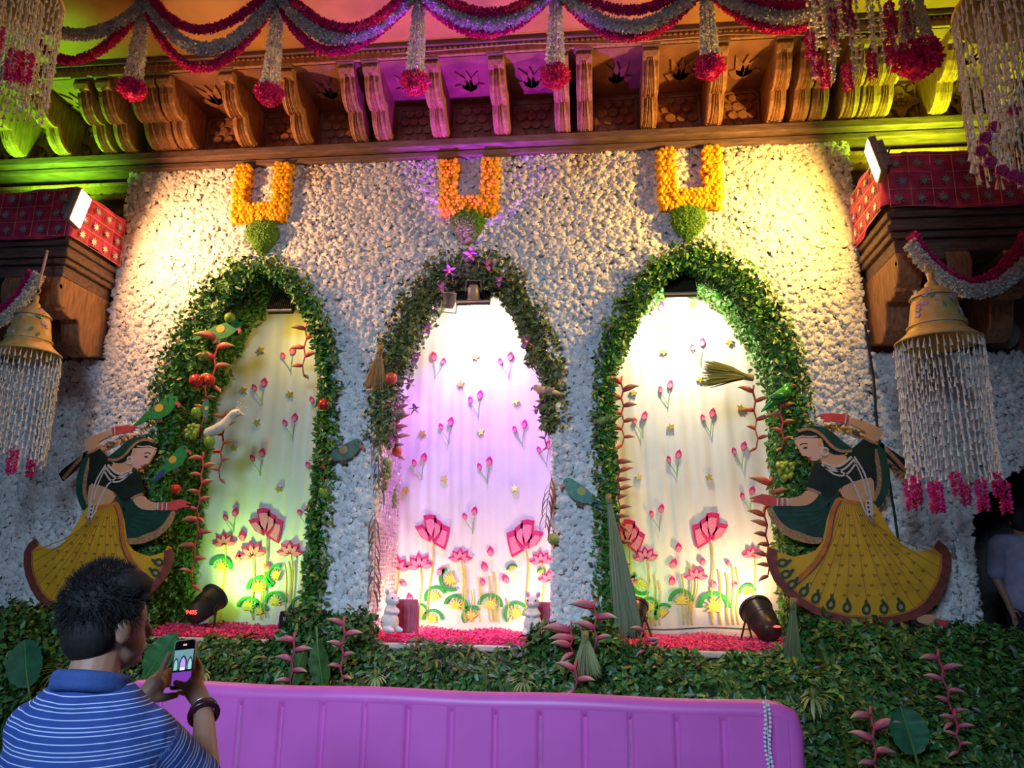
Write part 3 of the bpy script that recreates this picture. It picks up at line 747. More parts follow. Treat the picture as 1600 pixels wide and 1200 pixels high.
def niche_lamp(label, px, py, y, w_, h_, tilt, energy, color, tgt, mat, es):
    p = A(px, py, y); t = thing('niche_floodlight', label, 'floodlight', p); t.rotation_euler = (tilt, 0, 0)
    G().add(box((0, 0, 0), (w_, .07, h_))).build('housing', mat, t, bevel=.008)
    for k in range(12): G().add(box((-w_*.45+w_*.9*k/11, -.045, 0), (.007, .035, h_*.92))).build('fin', mat, t)
    G().add(box((0, -.03, -h_/2-.012), (w_, .02, .016))).build('lip', M('pale_metal', (.6, .55, .4), .4, metal=.3), t)
    G().add(box((0, .038, 0), (w_*.88, .006, h_*.85))).build('lens', M('lens_n%d' % int(es*10), color, .5, emit=es), t)
    G().add(tube([(-w_/2-.015, 0, 0), (-w_/2-.015, 0, h_*.8), (w_/2+.015, 0, h_*.8), (w_/2+.015, 0, 0)], .007, 6)).build('yoke', mat, t)
    q = p+Vector((0, .07, -.04)); lamp('niche_beam', 'AREA', q, tgt, energy, color, .18)
niche_lamp('dark finned floodlight hanging under the green-lit arch', 443, 474, .22, .27, .26, -.5, 5, (1, .72, .12), (-3.3, DEEP, 3.3), M('dark_fins', (.06, .05, .025), .5), 1)
niche_lamp('small finned floodlight under the violet arch blossoms', 740, 466, .20, .34, .16, -.6, 11, (1, .84, .74), (-1.2, DEEP, 3.6), M('dark_fins', (.06, .05, .025), .5), 30)
niche_lamp('dark finned floodlight under the warm-lit arch', 1062, 447, .20, .31, .26, -.5, 34, (1, .82, .50), (.95, DEEP, 3.5), M('dark_fins', (.06, .05, .025), .5), 30)
# the middle arch's two purple fixtures: one throws up, the other down the drape
def small_par(label, loc, tgt, energy, color, spot):
    loc = Vector(loc); t = thing('small_par_light', label, 'stage light', loc)
    d = (Vector(tgt)-loc).normalized(); T = d.to_track_quat('Z', 'Y').to_matrix().to_4x4()
    G().add(lathe([(.001, -.07), (.04, -.07), (.055, -.03), (.06, .06), (.065, .06), (.065, .075), (.054, .075), (.05, .055)], 18), T).build('body', M('lamp_grey', (.25, .24, .22), .5, metal=.4), t, smooth=True)
    G().add(lathe([(.001, .056), (.05, .056)], 18), T).build('lens', M('violet_lens', (.6, .1, 1), .4, emit=8), t)
    G().add(tube([tuple(T @ Vector((-.072, 0, 0))), tuple(T @ Vector((-.072, 0, -.11))), tuple(T @ Vector((.072, 0, -.11))), tuple(T @ Vector((.072, 0, 0)))], .006, 6)).build('yoke', M('lamp_grey', (.25, .24, .22)), t)
    if abs(loc.y) > .2: G().add(tube([(0, 0, .02), (.0, .2, .10), (0, .40, .12)], .008, 6)).build('clamp_arm', M('lamp_grey', (.25, .24, .22)), t)
    lamp('violet_beam', 'SPOT', loc+d*.09, tgt, energy, color, .03, spot, .7)
small_par('small violet par light wired among the middle arch leaves', tuple(A(702, 470, -.30)), (-1.12, -.85, 6.5), 430, (.42, .03, 1), 82)
small_par('violet lamp above the finned floodlight of the middle arch', tuple(A(740, 456, -.06)), (-1.25, DEEP, 2.5), 190, (.42, .05, 1), 100)
# green uplights inside the balconies
for x, c, lab, e in ((-5.75, (.25, 1, .03), 'small green uplight behind the red balcony cloth', 140), (3.05, (.62, 1, .02), 'small green uplight behind the magenta balcony cloth', 140)):
    t = thing('uplight', lab, 'stage light', (x, -.35, 5.18))
    G().add(lathe([(.001, 0), (.07, 0), (.08, .03), (.085, .10), (.07, .10), (.06, .07), (.001, .07)], 18)).build('body', black, t, smooth=True)
    G().add(lathe([(.001, .075), (.06, .075)], 18)).build('lens', M('green_lens', (.3, 1, .1), .4, emit=6), t)
    lamp('green_beam', 'SPOT', (x, -.35, 5.30), (x, -.15, 6.2), e, c, .05, 130, .6)

# sequin strand curtain on the middle arch's jamb
sc_ = thing('sequin_curtain', 'shimmering pink sequin strand curtain on the middle arch jamb', 'curtain', (-2.03, .45, 2.8)); m0 = None
x_j = ARCH[1][0]-ARCH[1][1]
for k in range(17):
    y = .10+.043*k
    if m0 is None:
        g = G()
        for j in range(42):
            z = 1.10+.041*j; g.add(slab([(-.012, -.014), (.012, -.012), (.012, .012), (-.012, .014)], -.003, .003), Matrix.Translation((0, 0, z)) @ Matrix.Rotation(random.uniform(0, 3), 4, 'Z'))
        g.add(tube([(0, 0, 1.07), (0, 0, 2.85)], .003, 4)); m0 = g.build('sequin_strand', M('pale_sequin_strand', (.80, .66, .72), .25, var=.3, scale=60, metal=.4), sc_); o = m0
    else: o = m0.copy(); COL.objects.link(o)
    o.location = Vector((x_j+.025+.01*(k % 2), y, 0))-sc_.location; o.rotation_euler.z = random.uniform(0, 6)
G().add(box((x_j+.008, .45, 1.97), (.006, .80, 1.78))).build('curtain_back', M('pale_lining', (.78, .68, .70), .6, var=.15), sc_, org=sc_.location)

# ------------------------------------------------------------------ marigold horseshoes with green hearts
mgm = None
def horseshoe(px, top, bot, w_, bw, label, hx, hy, hlabel, mound=True):
    global mgm
    p = A(px, top, -.03); b = A(px, bot, -.03); k = (p.z-b.z)/(bot-top)
    W = w_*k; B = bw*k; H = p.z-b.z; t = thing('marigold_garland', label, 'garland', (p.x, -.03, b.z)); 
    def inside(x, z):
        if z < B*1.15: hw = W/2-.10*max(0, .5-z/B)*W; return abs(x) < hw
        return W/2-B < abs(x) < W/2
    sp = .047; nz = int(H/(sp*.87)); nx = int(W/sp)+2
    for layer, (yy, sh) in enumerate(((0, 0), (-.045, .012))):
        for j in range(nz+1):
            z = .015+j*sp*.87
            for i in range(-nx, nx+1):
                x = (i+.5*(j % 2))*sp+random.gauss(0, .004)
                e = sh
                if not (inside(x-e, z) and inside(x+e, z) and inside(x, max(0, z-e))): continue
                if mgm is None:
                    V, F = ell((0, 0, 0), (1, 1, 1), 9, 6); V = [tuple(Vector(q)*random.uniform(.86, 1.12)) for q in V]
                    o = G().add((V, F)).build('marigold', marig, t); mgm = o.data
                else: o = newobj('marigold', mgm, t)
                s_ = .029*random.uniform(.85, 1.12); o.scale = (s_, s_*.9, s_); o.location = (x, yy+random.gauss(-.01, .006), z); o.rotation_euler = (random.random()*6, random.random()*6, 0)
    G().add(slab([(-W/2+.02, 0), (W/2-.02, 0), (W/2-.02, H), (W/2-B+.02, H), (W/2-B+.02, B), (-W/2+B-.02, B), (-W/2+B-.02, H), (-W/2+.02, H)], -.02, .03)).build('frame', M('marigold_frame', (.80, .42, .01), .9), t)
    # the clipped green heart hanging below
    h = A(hx, hy, -.05); ht = thing('green_heart', hlabel, 'ornament', (h.x, -.05, h.z)); out = []
    for q in range(28):
        a = 2*PI*q/28; r = .178*(1-.12*math.cos(2*a)); x = r*math.cos(a)*1.06; z = r*math.sin(a)*.80
        if z < 0: x *= max(0.05, 1-(-z/.178)**1.6*.75); z *= 1.35
        out.append((x, z))
    V = []; N = []
    P = []
    for _ in range(2600):
        a = random.random()*2*PI; q = int(a/(2*PI)*28) % 28; u = math.sqrt(random.random())
        x, z = out[q][0]*u, out[q][1]*u; P.append((x, -.065*math.sqrt(max(0, 1-u*u))-.01, z)); N.append((x*4+random.gauss(0, .4), -1, z*4+random.gauss(0, .4)))
    V, F = inst(*PET, np.array(P), frames(np.array(N)), .022*rng.uniform(.7, 1.3, len(P)))
    tag(mesh_np('clipped_leaves', V, F, mgreen, ht), kind='stuff')
    V = [(0, -.055, 0)]+[(x*.6, -.045, z*.6) for x, z in out]+[(x, .03, z) for x, z in out]; n = 28
    F = [(0, 1+(k+1) % n, 1+k) for k in range(n)]+[(1+k, 1+(k+1) % n, 1+n+(k+1) % n, 1+n+k) for k in range(n)]
    G().add((V, F)).build('core', M('heart_core', (.10, .26, .02), .9), ht)
horseshoe(414, 262, 348, 84, 25, 'orange marigold horseshoe above the green-lit arch', 410, 366, 'clipped green heart above the green-lit arch')
horseshoe(735, 252, 338, 84, 25, 'orange marigold horseshoe above the violet middle arch', 730, 350, 'clipped green heart above the violet middle arch')
horseshoe(1075, 238, 328, 90, 27, 'orange marigold horseshoe above the warm-lit arch', 1075, 344, 'clipped green heart above the warm-lit arch')

# ------------------------------------------------------------------ hanging garlands, tassels, bells
def parab(p0, p1, low, n=36):
    """curve through p0, low (lowest point), p1 in the photograph's pixels"""
    r = []
    for i in range(n+1):
        t = i/n; c = (2*low[0]-.5*(p0[0]+p1[0]), 2*low[1]-.5*(p0[1]+p1[1]))
        r.append(((1-t)**2*p0[0]+2*t*(1-t)*c[0]+t*t*p1[0], (1-t)**2*p0[1]+2*t*(1-t)*c[1]+t*t*p1[1]))
    return r
def petals_on(path, rad, dens, size, mat, name, parent, flat=.55):
    P = np.array([tuple(p) for p in path]); d = np.diff(P, axis=0); L = np.linalg.norm(d, axis=1); c = np.concatenate([[0], np.cumsum(L)])
    n = int(c[-1]*dens); s_ = rng.uniform(0, c[-1], n); k = np.clip(np.searchsorted(c, s_)-1, 0, len(L)-1)
    X = P[k]+d[k]*((s_-c[k])/L[k])[:, None]; T = d[k]/L[k][:, None]
    a = rng.normal(size=(n, 3)); a -= (a*T).sum(1, keepdims=True)*T; a /= np.linalg.norm(a, axis=1, keepdims=True)
    pos = X+a*(rad*rng.uniform(.35, .85, n))[:, None]
    dirv = a+T*rng.normal(0, .5, n)[:, None]+rng.normal(0, .25, (n, 3)); dirv /= np.linalg.norm(dirv, axis=1, keepdims=True)
    Y = np.cross(rng.normal(size=(n, 3)), dirv); Y /= np.linalg.norm(Y, axis=1, keepdims=True); Z = np.cross(dirv, Y)
    V, F = inst(*PET, pos, np.stack([dirv, Y, Z], 2), size*rng.uniform(.7, 1.3, n))
    return tag(mesh_np(name, V, F, mat, parent, org=parent.location), kind='stuff')
core_p = M('garland_core_pink', (.80, .035, .26), .9); core_w = M('garland_core_white', (.77, .77, .74), .9)
def garland(label, pxs, y, rad, pink, group, dens=2600, size=None):
    path = [A(a, b, y) for a, b in pxs]; m = path[len(path)//2]
    t = thing('flower_garland', label, 'garland', m, group)
    G().add(tube(path, rad*.6, 8)).build('core', core_p if pink else core_w, t, org=m, smooth=True)
    petals_on(path, rad, dens, size or rad*.62, pink_g if pink else blue_g, 'petals', t)
AT = [(20, 0), (226, 4), (434, -6), (652, -14), (868, -20), (1100, -24), (1345, -40)]
LOW = [None, ((318, 46), (325, 76), (316, 106)), ((545, 44), (535, 60), (522, 80)), ((768, 20), (765, 38), (760, 52)), ((985, 16), (984, 42), (984, 58)), ((1240, 8), (1236, 28), (1230, 46))]
REG = ['', 'spanning the first two tassels from the green-lit cornice end', 'spanning the second and third tassels', 'spanning the third and fourth tassels beside the violet glow', 'spanning the fourth and fifth tassels', 'beside the string chandelier']
for i in range(1, 6):
    p0, p1 = AT[i], AT[i+1]; up, mid, lo = LOW[i]
    garland('pink petal garland, uppermost swag, '+REG[i], parab((p0[0]+8, p0[1]-14), (p1[0]-8, p1[1]-14), up), -1.62, .034, True, 'swags along the ceiling')
    garland('pale white petal garland, middle swag, '+REG[i], parab((p0[0]+5, p0[1]), (p1[0]-5, p1[1]), mid), -1.56, .047, False, 'swags along the ceiling', 2400)
    garland('pink petal garland, lowest swag, '+REG[i], parab((p0[0]+2, p0[1]+4), (p1[0]-2, p1[1]+4), lo), -1.50, .036, True, 'swags along the ceiling')
garland('pale white petal garland beside the green-lit cornice', parab((224, 8), (10, -10), (112, 54)), -1.56, .044, False, 'swags along the ceiling')
garland('pink petal garland beside the green-lit cornice', parab((222, 12), (20, -10), (105, 94)), -1.5, .036, True, 'swags along the ceiling')
# swags under the balconies
garland('magenta petal garland slung under the doorway balcony', parab((1424, 366), (1604, 366), (1518, 442)), -.86, .040, True, 'swags under the balconies')
garland('creamy white petal garland slung under the doorway balcony', parab((1420, 380), (1612, 400), (1518, 455)), -.90, .048, False, 'swags under the balconies')
garland('magenta petal garland under the balcony above the visitor', parab((52, 424), (-90, 424), (-15, 488)), -.86, .036, True, 'swags under the balconies')
garland('creamy white petal garland under the balcony above the visitor', parab((62, 428), (-90, 440), (-15, 505)), -.90, .044, False, 'swags under the balconies')

def tassel(label, px0, py0, py1, y, r0, r1, pr, lab2=None):
    top = A(px0, py0, y); L = top.z-A(px0, py1, y).z; bot = top-Vector((0, 0, L)); t = thing('flower_tassel', label, 'tassel', top, 'white tassels along the ceiling')
    n = 1500; u = rng.uniform(0, 1, n); a = rng.uniform(0, 2*PI, n); r = r0+(r1-r0)*u
    pos = np.stack([r*np.cos(a), r*np.sin(a), -u*L], 1); dr = np.stack([np.cos(a)*.8, np.sin(a)*.8, -.9+rng.normal(0, .3, n)], 1); dr /= np.linalg.norm(dr, axis=1, keepdims=True)
    Y = np.cross(rng.normal(size=(n, 3)), dr); Y /= np.linalg.norm(Y, axis=1, keepdims=True)
    V, F = inst(*PET, pos, np.stack([dr, Y, np.cross(dr, Y)], 2), .032*rng.uniform(.6, 1.2, n))
    tag(mesh_np('net', V, F, blue_g, t), kind='stuff')
    for k in range(9):
        a = 2*PI*k/9; G().add(tube([(r0*math.cos(a), r0*math.sin(a), 0), (r1*math.cos(a), r1*math.sin(a), -L)], .006, 5)).build('string', jas, t)
    pompom(t, (0, 0, -L-pr*.5), pr)
    return t
def pompom(t, c, pr, n=1300, lumps=5):
    P = []; N = []
    cs = [Vector((0, 0, -pr*.3))]+[Vector((pr*.55*math.cos(2*PI*k/lumps), pr*.55*math.sin(2*PI*k/lumps), pr*.15)) for k in range(lumps)]
    for _ in range(n):
        d = Vector((random.gauss(0, 1), random.gauss(0, 1), random.gauss(0, 1))).normalized(); q = random.choice(cs)+d*pr*.52
        P.append(q+Vector(c)); N.append(d)
    N = np.array([tuple(q) for q in N])+rng.normal(0, .2, (n, 3)); N /= np.linalg.norm(N, axis=1, keepdims=True)
    Y = np.cross(rng.normal(size=(n, 3)), N); Y /= np.linalg.norm(Y, axis=1, keepdims=True)
    V, F = inst(*PET, np.array([tuple(q) for q in P]), np.stack([N, Y, np.cross(N, Y)], 2), pr*.30*rng.uniform(.7, 1.3, n))
    tag(mesh_np('pompom', V, F, pink_g, t), kind='stuff')
    G().add(ell(c, (pr*.85, pr*.85, pr*.65), 12, 8)).build('pompom_core', core_p, t, smooth=True)
TL = ['in front of the corner bracket cluster', 'second from the corner bracket cluster', 'next to the violet-lit brackets on their marigold side', 'over the pillar between violet and warm arches', 'nearest the string chandelier']
for i, (x, y0, y1) in enumerate(((226, 6, 132), (436, -4, 140), (655, -10, 122), (868, -16, 112), (1103, -18, 98))):
    tassel('white flower tassel with pink pompom '+TL[i], x, y0, y1, -1.48, .026, .067, .098)

# one flower string: thread with drooping buds, shared between copies
def string_mesh(L, n, s_, name='flower_string'):
    g = G(); pts = [(.006*math.sin(7*k/n), .006*math.cos(5*k/n), -L*k/n) for k in range(n+1)]; g.add(tube(pts, .0022*s_, 4, False))
    for k in range(n):
        z = -L*(k+.7)/n; a = random.random()*6; tx_, ty = .008*s_*math.cos(a), .008*s_*math.sin(a)
        g.add(tube([(tx_*.2, ty*.2, z+.035*s_), (tx_, ty, z), (tx_*1.3, ty*1.3, z-.018*s_)], [.003*s_, .0075*s_, .012*s_], 5, True))
    me = g.build(name, jas); d = me.data; bpy.data.objects.remove(me); return d
def bunch_mesh(L, r, n=260):
    P = []; N = []
    for _ in range(n):
        z = random.uniform(-L, 0); a = random.random()*2*PI; P.append((r*.5*math.cos(a), r*.5*math.sin(a), z)); N.append((math.cos(a)+random.gauss(0, .3), math.sin(a)+random.gauss(0, .3), random.gauss(0, .5)))
    N = np.array(N); N /= np.linalg.norm(N, axis=1, keepdims=True); Y = np.cross(rng.normal(size=(n, 3)), N); Y /= np.linalg.norm(Y, axis=1, keepdims=True)
    V, F = inst(*PET, np.array(P), np.stack([N, Y, np.cross(N, Y)], 2), r*.8*rng.uniform(.7, 1.2, n))
    o = mesh_np('petal_bunch', V, F, pink_g); d = o.data; bpy.data.objects.remove(o); return d
SM = [string_mesh(1.0, 13, 1.0) for _ in range(4)]; BM = [bunch_mesh(.15, .030), bunch_mesh(.20, .034)]
gold_b = M('bell_gold', (.62, .40, .10), .45, var=.3, scale=14, col2=(.72, .55, .25), metal=.25, bump=.2)
def bell(label, px, rim_py, y, r, H, slen, sscale, nstr, ends, decor=True, extra_rows=1, rope_to=None):
    c = A(px, rim_py, y); t = thing('flower_bell', label, 'hanging bell', c)
    pr = [(.02, 1.30), (.075, 1.28), (.095, 1.22), (.07, 1.14), (.12, 1.10), (.17, 1.06), (.15, 1.02), (.26, .98), (.42, .90), (.50, .84), (.52, .80), (.48, .78), (.53, .70), (.58, .50), (.62, .34), (.66, .28), (.64, .24), (.72, .16), (.88, .06), (1.0, 0), (.99, -.03), (.90, .02), (.6, .2), (.5, .6)]
    G().add(lathe([(a*r, b*H) for a, b in pr], 32)).build('bell_body', gold_b, t, smooth=True)
    ring = [(.10*r*math.cos(a), 0, 1.38*H+.10*r*math.sin(a)) for a in np.linspace(0, 2*PI, 17)]
    G().add(tube(ring, .028*r, 8)).build('hanging_ring', gold_b, t, smooth=True)
    if rope_to: G().add(tube([(0, 0, 1.42*H), tuple(Vector(rope_to)-c)], .012, 6)).build('rope', M('pink_rope', (.55, .38, .40), .8, var=.2), t)
    if decor:
        dcols = [M('paint_pink', (.70, .32, .42), .5), M('paint_lilac', (.5, .42, .62), .5), M('paint_green', (.10, .32, .18), .5)]
        for k in range(26):
            a = random.uniform(PI*.95, 2.05*PI); u = random.uniform(.30, .95); rr = np.interp(u, [.30, .34, .5, .7, .84, .9, .98], [.65, .62, .58, .53, .5, .42, .26])*r
            n = Vector((math.cos(a), math.sin(a), .35)).normalized(); q = n.to_track_quat('-Y', 'Z').to_matrix().to_4x4()
            o = [((.085 if j % 2 == 0 else .05)*r*math.cos(j*PI/5), (.085 if j % 2 == 0 else .05)*r*math.sin(j*PI/5)) for j in range(10)] if k % 3 else leaf_poly((0, 0), random.random()*6, .20*r, .09*r)
            G().add(slab(o, -.006, .01), Matrix.Translation((rr*math.cos(a), rr*math.sin(a), u*H)) @ q).build('painted_flower' if k % 3 else 'painted_leaf', dcols[1 if k % 2 else 0] if k % 3 else dcols[2], t)
        for u, rr in ((.27, .665), (.80, .525)):
            G().add(tube([((rr+.01)*r*math.cos(a), (rr+.01)*r*math.sin(a), u*H) for a in np.linspace(0, 2*PI, 33)], .018*r, 6, False)).build('rope_band', M('band_gold', (.75, .6, .3), .4, metal=.3), t)
    for row in range(extra_rows):
        for k in range(nstr):
            a = 2*PI*(k+.5*row)/nstr; rr = r*(1-.35*row)*random.uniform(.96, 1.0); o = newobj('flower_string', SM[k % 4], t)
            f = random.uniform(.90, 1.0); o.location = (rr*math.cos(a), rr*math.sin(a), -.01-random.uniform(0, .03)); o.scale = (sscale, sscale, slen*f); o.rotation_euler.z = random.random()*6
    for (ang, dz, k) in ends:
        o = newobj('petal_bunch', BM[k], t); o.location = (r*.97*math.cos(ang), r*.97*math.sin(ang), -slen*dz); o.scale = (sscale*1.25,)*3
    return t
sc2 = 1.15
bell('painted gold bell with jasmine strings under the doorway balcony', 1466, 534, -1.0, .31, .44, 1.12, .85, 44, [(PI*(1.06+.16*k), .93+.05*(k % 2), k % 2) for k in range(6)]+[(PI*(.3+.2*k), .95, k % 2) for k in range(4)], rope_to=A(1448, 400, -.85))
bell('painted gold bell with jasmine strings under the balcony above the visitor', 42, 552, -1.0, .275, .42, 1.0, .82, 42, [(PI*(1.3), .93, 1), (PI*1.75, .88, 1), (PI*.5, .9, 0)], rope_to=A(74, 392, -.85))
bell('large ceiling bell with a jasmine string curtain and pink petal bunches', 8, -12, -2.5, .40, .50, .90, .95, 48, [(PI*1.62, .62, 1), (PI*1.75, .60, 0), (PI*1.85, .74, 1), (PI*1.55, .83, 1), (PI*1.45, .55, 1), (PI*1.92, .70, 1), (PI*1.35, .7, 0)], False, 2)
bell('large ceiling bell with a jasmine string curtain and a chain of roses', 1598, 2, -2.5, .40, .50, 1.12, .95, 54, [], False, 2)
tb = bpy.data.objects['flower_bell.003']
rose = M('rose_petal', (.55, .04, .16), .6, island=.25)
for k, (x, y) in enumerate(((1583, 173), (1551, 200), (1537, 217), (1531, 237), (1545, 254), (1563, 268), (1582, 276), (1596, 282))):
    c = A(x, y, -2.62); t_ = thing('rose_head', 'dark pink rose in the chain on a large jasmine curtain', 'rose', c, 'roses on the jasmine curtain')
    for j in range(7):
        a = j*2.4; rr = .010+.004*j; q = Matrix.Rotation(a, 4, 'Y') @ Matrix.Translation((rr*.6, 0, 0)) @ Matrix.Rotation(.3+.08*j, 4, 'Z')
        G().add(ell((0, 0, 0), (.007, .030, .020+.003*j), 8, 6), q).build('petal', rose, t_, smooth=True)
    G().add(tube([(0, 0, .03), (.0, 0, .12)], .003, 5)).build('thread', jas, t_)

# chandelier of strings beside the near bell
ch = A(1350, -26, -1.75); t = thing('string_chandelier', 'ceiling ring hung with uneven jasmine strings and pink petal bunches', 'chandelier', ch)
G().add(tube([(.55*math.cos(a), .10*math.sin(a), .0) for a in np.linspace(0, 2*PI, 33)], .012, 6, False)).build('ring', core_w, t)
def hang(px, py1, y=-1.75, sc=1.15, dup=2):
    tp = A(px, -24, y); L = tp.z-A(px, py1, y).z
    for k in range(dup):
        o = newobj('flower_string', SM[random.randrange(4)], t); o.location = tp-ch+Vector((random.uniform(-.02, .02), random.uniform(-.02, .02), 0)); o.scale = (sc, sc, L*random.uniform(.9, 1)); o.rotation_euler.z = random.random()*6
def hangp(px, py, y=-1.75, k=1, s_=1.0):
    o = newobj('petal_bunch', BM[k], t); o.location = A(px, py, y)-ch; o.scale = (s_, s_, s_)
for q in ((1262, 125), (1268, 80), (1280, 60), (1290, 135), (1298, 90), (1310, 60), (1318, 130), (1330, 120), (1352, 90), (1360, 108), (1372, 105), (1388, 90)): hang(*q, dup=3 if q[0] < 1300 else 2)
for q in ((1264, 52, -1.75, 1), (1273, 85, -1.75, 1), (1287, 100, -1.75, 1), (1299, 15, -1.75, 1), (1300, 45, -1.75, 0), (1322, 0, -1.75, 1), (1328, 25, -1.75, 0), (1322, 102, -1.75, 1), (1360, 84, -1.75, 1), (1388, 6, -1.75, 1), (1393, 30, -1.75, 0), (1388, 62, -1.75, 1), (1418, 8, -1.75, 1), (1421, 32, -1.75, 0)): hangp(*q)
tassel('broad white flower tassel with a large pink pompom beside the string chandelier', 1420, -24, 82, -1.72, .045, .11, .14)

# ------------------------------------------------------------------ painted dancer cutouts
def curve_strip(pts, w_):
    """ribbon outline of pixel width w_ along pts"""
    L = []; R_ = []
    for i, p in enumerate(pts):
        a = pts[max(i-1, 0)]; b = pts[min(i+1, len(pts)-1)]; d = Vector((b[0]-a[0], b[1]-a[1])).normalized()
        L.append((p[0]-d.y*w_/2, p[1]+d.x*w_/2)); R_.append((p[0]+d.y*w_/2, p[1]-d.x*w_/2))
    return L+R_[::-1]
SK_IN = [(1214, 862), (1240, 870), (1260, 866), (1274, 860), (1284, 848), (1288, 830), (1292, 810), (1298, 794), (1310, 782)]
SK_R = [(1362, 784), (1368, 790), (1380, 810), (1392, 830), (1406, 848), (1420, 858), (1434, 862), (1450, 860), (1460, 854), (1466, 844)]
HEM = [(1466, 844), (1478, 854), (1486, 868), (1486, 890), (1480, 912), (1468, 934), (1456, 950), (1440, 962), (1425, 968), (1400, 974), (1360, 977), (1320, 974), (1292, 967), (1270, 958), (1246, 944), (1226, 926), (1210, 908), (1201, 888), (1197, 868), (1201, 855), (1209, 850)]
def hem_in(k):
    c = Vector((1335, 860)); return [tuple(c+(Vector(p)-c)*k) for p in HEM]
yel = M('skirt_yellow', (.62, .36, .015), .55, var=.18, scale=5); org_ = M('skirt_border_orange', (.50, .17, .03), .55, var=.2)
mar = M('hem_maroon', (.20, .045, .03), .55, var=.3); gold_h = M('veil_gold', (.34, .20, .09), .5, var=.4, scale=60)
vg = M('veil_green', (.004, .052, .032), .5, var=.4, scale=8); bg_ = M('blouse_green', (.002, .014, .007), .5, var=.6, scale=9)
skin_p = M('painted_skin', (.60, .36, .19), .55, var=.06, scale=6); face_p = M('painted_face', (.62, .42, .33), .55); hair_p = M('painted_hair', (.008, .007, .008), .5)
red_p = M('henna_red', (.60, .07, .07), .55, var=.15); silver = M('painted_silver', (.55, .54, .50), .4, var=.2, scale=60); mot = M('motif_brown', (.16, .085, .012), .6)
dgr = M('paisley_green', (.035, .07, .025), .6, var=.4, scale=50); pais = M('paisley_cream', (.42, .27, .10), .6); fold = M('fold_ochre', (.38, .19, .01), .6)
DY = -.24
def dancer(label, mirror):
    ref = A(1486, 868, DY); base = A(1340, 977, DY)
    if mirror:
        l = A(39, 862, DY); f = lambda p: (l.x-(p[0]-ref.x), p[1]-ref.z+l.z)
    else: f = lambda p: p
    b0 = f((base.x, base.z)); t = thing('dancer_cutout', label, 'cutout', (b0[0], DY, b0[1])); o = t.location
    def P(name, pts, mat, layer, sm=1, par=None, lab=None):
        q = smooth2(pts, sm) if sm else pts
        w_ = [f(p) for p in pxo(q, DY)]
        if mirror: w_ = w_[::-1]
        ob = G().add(slab(w_, DY-.004-.0016*layer, DY+.012)).build(name, mat, par or t, org=o)
        if lab: ob['label'] = lab
        return ob
    P('tail_streamer', [(1373, 690), (1400, 708), (1420, 722), (1427, 730), (1418, 742), (1400, 728), (1384, 712)], hair_p, 1, 0)
    P('streamer_edge', curve_strip([(1376, 694), (1398, 716), (1417, 738)], 6), gold_h, 2, 0)
    bv_ = P('back_veil', [(1362, 698), (1378, 686), (1385, 714), (1391, 740), (1390, 762), (1382, 782), (1373, 796), (1362, 786), (1358, 750)], vg, 2)
    P('veil_border', curve_strip(smooth2([(1366, 702), (1371, 722), (1374, 745), (1373, 764), (1364, 782)], 2, False), 7), gold_h, 3, 0, bv_)
    P('veil_lining', [(1356, 700), (1364, 704), (1368, 730), (1368, 760), (1362, 776), (1356, 760)], hair_p, 2.5)
    fv = P('front_veil', [(1204, 791), (1230, 789), (1258, 788), (1276, 778), (1284, 764), (1308, 762), (1312, 776), (1302, 796), (1294, 820), (1288, 842), (1266, 841), (1252, 833), (1234, 829), (1220, 819), (1210, 804)], vg, 3)
    P('veil_hem', smooth2([(1198, 793), (1202, 808), (1216, 826), (1230, 838), (1246, 845), (1264, 850), (1283, 850), (1288, 840), (1266, 839), (1252, 832), (1234, 827), (1221, 817), (1211, 803), (1205, 791)], 1), gold_h, 4, 0, fv)
    for k in range(5): P('veil_fold', curve_strip(smooth2([(1296, 786), (1280+2*k, 800+5*k), (1222+13*k, 800+8.5*k)], 2, False), 1.3), M('fold_green', (.004, .04, .022), .6), 4, 0, fv)
    # skirt
    sk = P('skirt', [(1209, 851), (1214, 862), (1240, 870), (1260, 866), (1274, 860), (1284, 848), (1288, 830), (1292, 810), (1298, 794), (1310, 782), (1335, 782)]+SK_R+HEM[1:-1], yel, 4, 0)
    P('hem_band', HEM[:-1]+[(1214, 860)]+hem_in(.90)[2:-3][::-1]+[(1458, 856)], mar, 5, 0, sk)
    P('hem_stripe', hem_in(.895)[2:-3]+hem_in(.875)[2:-3][::-1], org_, 5, 0, sk)
    P('skirt_border', curve_strip(smooth2([(1311, 781), (1302, 797), (1298, 818), (1295, 842), (1284, 868), (1266, 890), (1240, 912)], 2, False), 11), org_, 5, 0, sk)
    P('border_line', curve_strip(smooth2([(1313, 783), (1305, 798), (1301, 818), (1298, 843), (1287, 870), (1268, 894), (1244, 914)], 2, False), 2), mar, 6, 0, sk)
    P('waistband', curve_strip([(1309, 780), (1325, 783), (1345, 787), (1364, 786)], 5), org_, 6, 0, sk)
    top = (1340, 770)
    g = G(); g2 = G()
    for k in range(15):
        e = hem_in(.88)[2+k] if 2+k < 19 else None
        if e is None or k > 13: continue
        q = smooth2([(1330+1.6*(7-k)*1.6, 786), (1330+.35*(e[0]-1330), 830+.1*(e[1]-830)), e], 2, False)
        w_ = [f(p) for p in pxo(curve_strip(q, 1.1), DY)]; g.add(slab(w_[::-1] if mirror else w_, DY-.0124, DY-.008))
    tag(g.build('fold_line', fold, sk, org=o), kind='stuff')
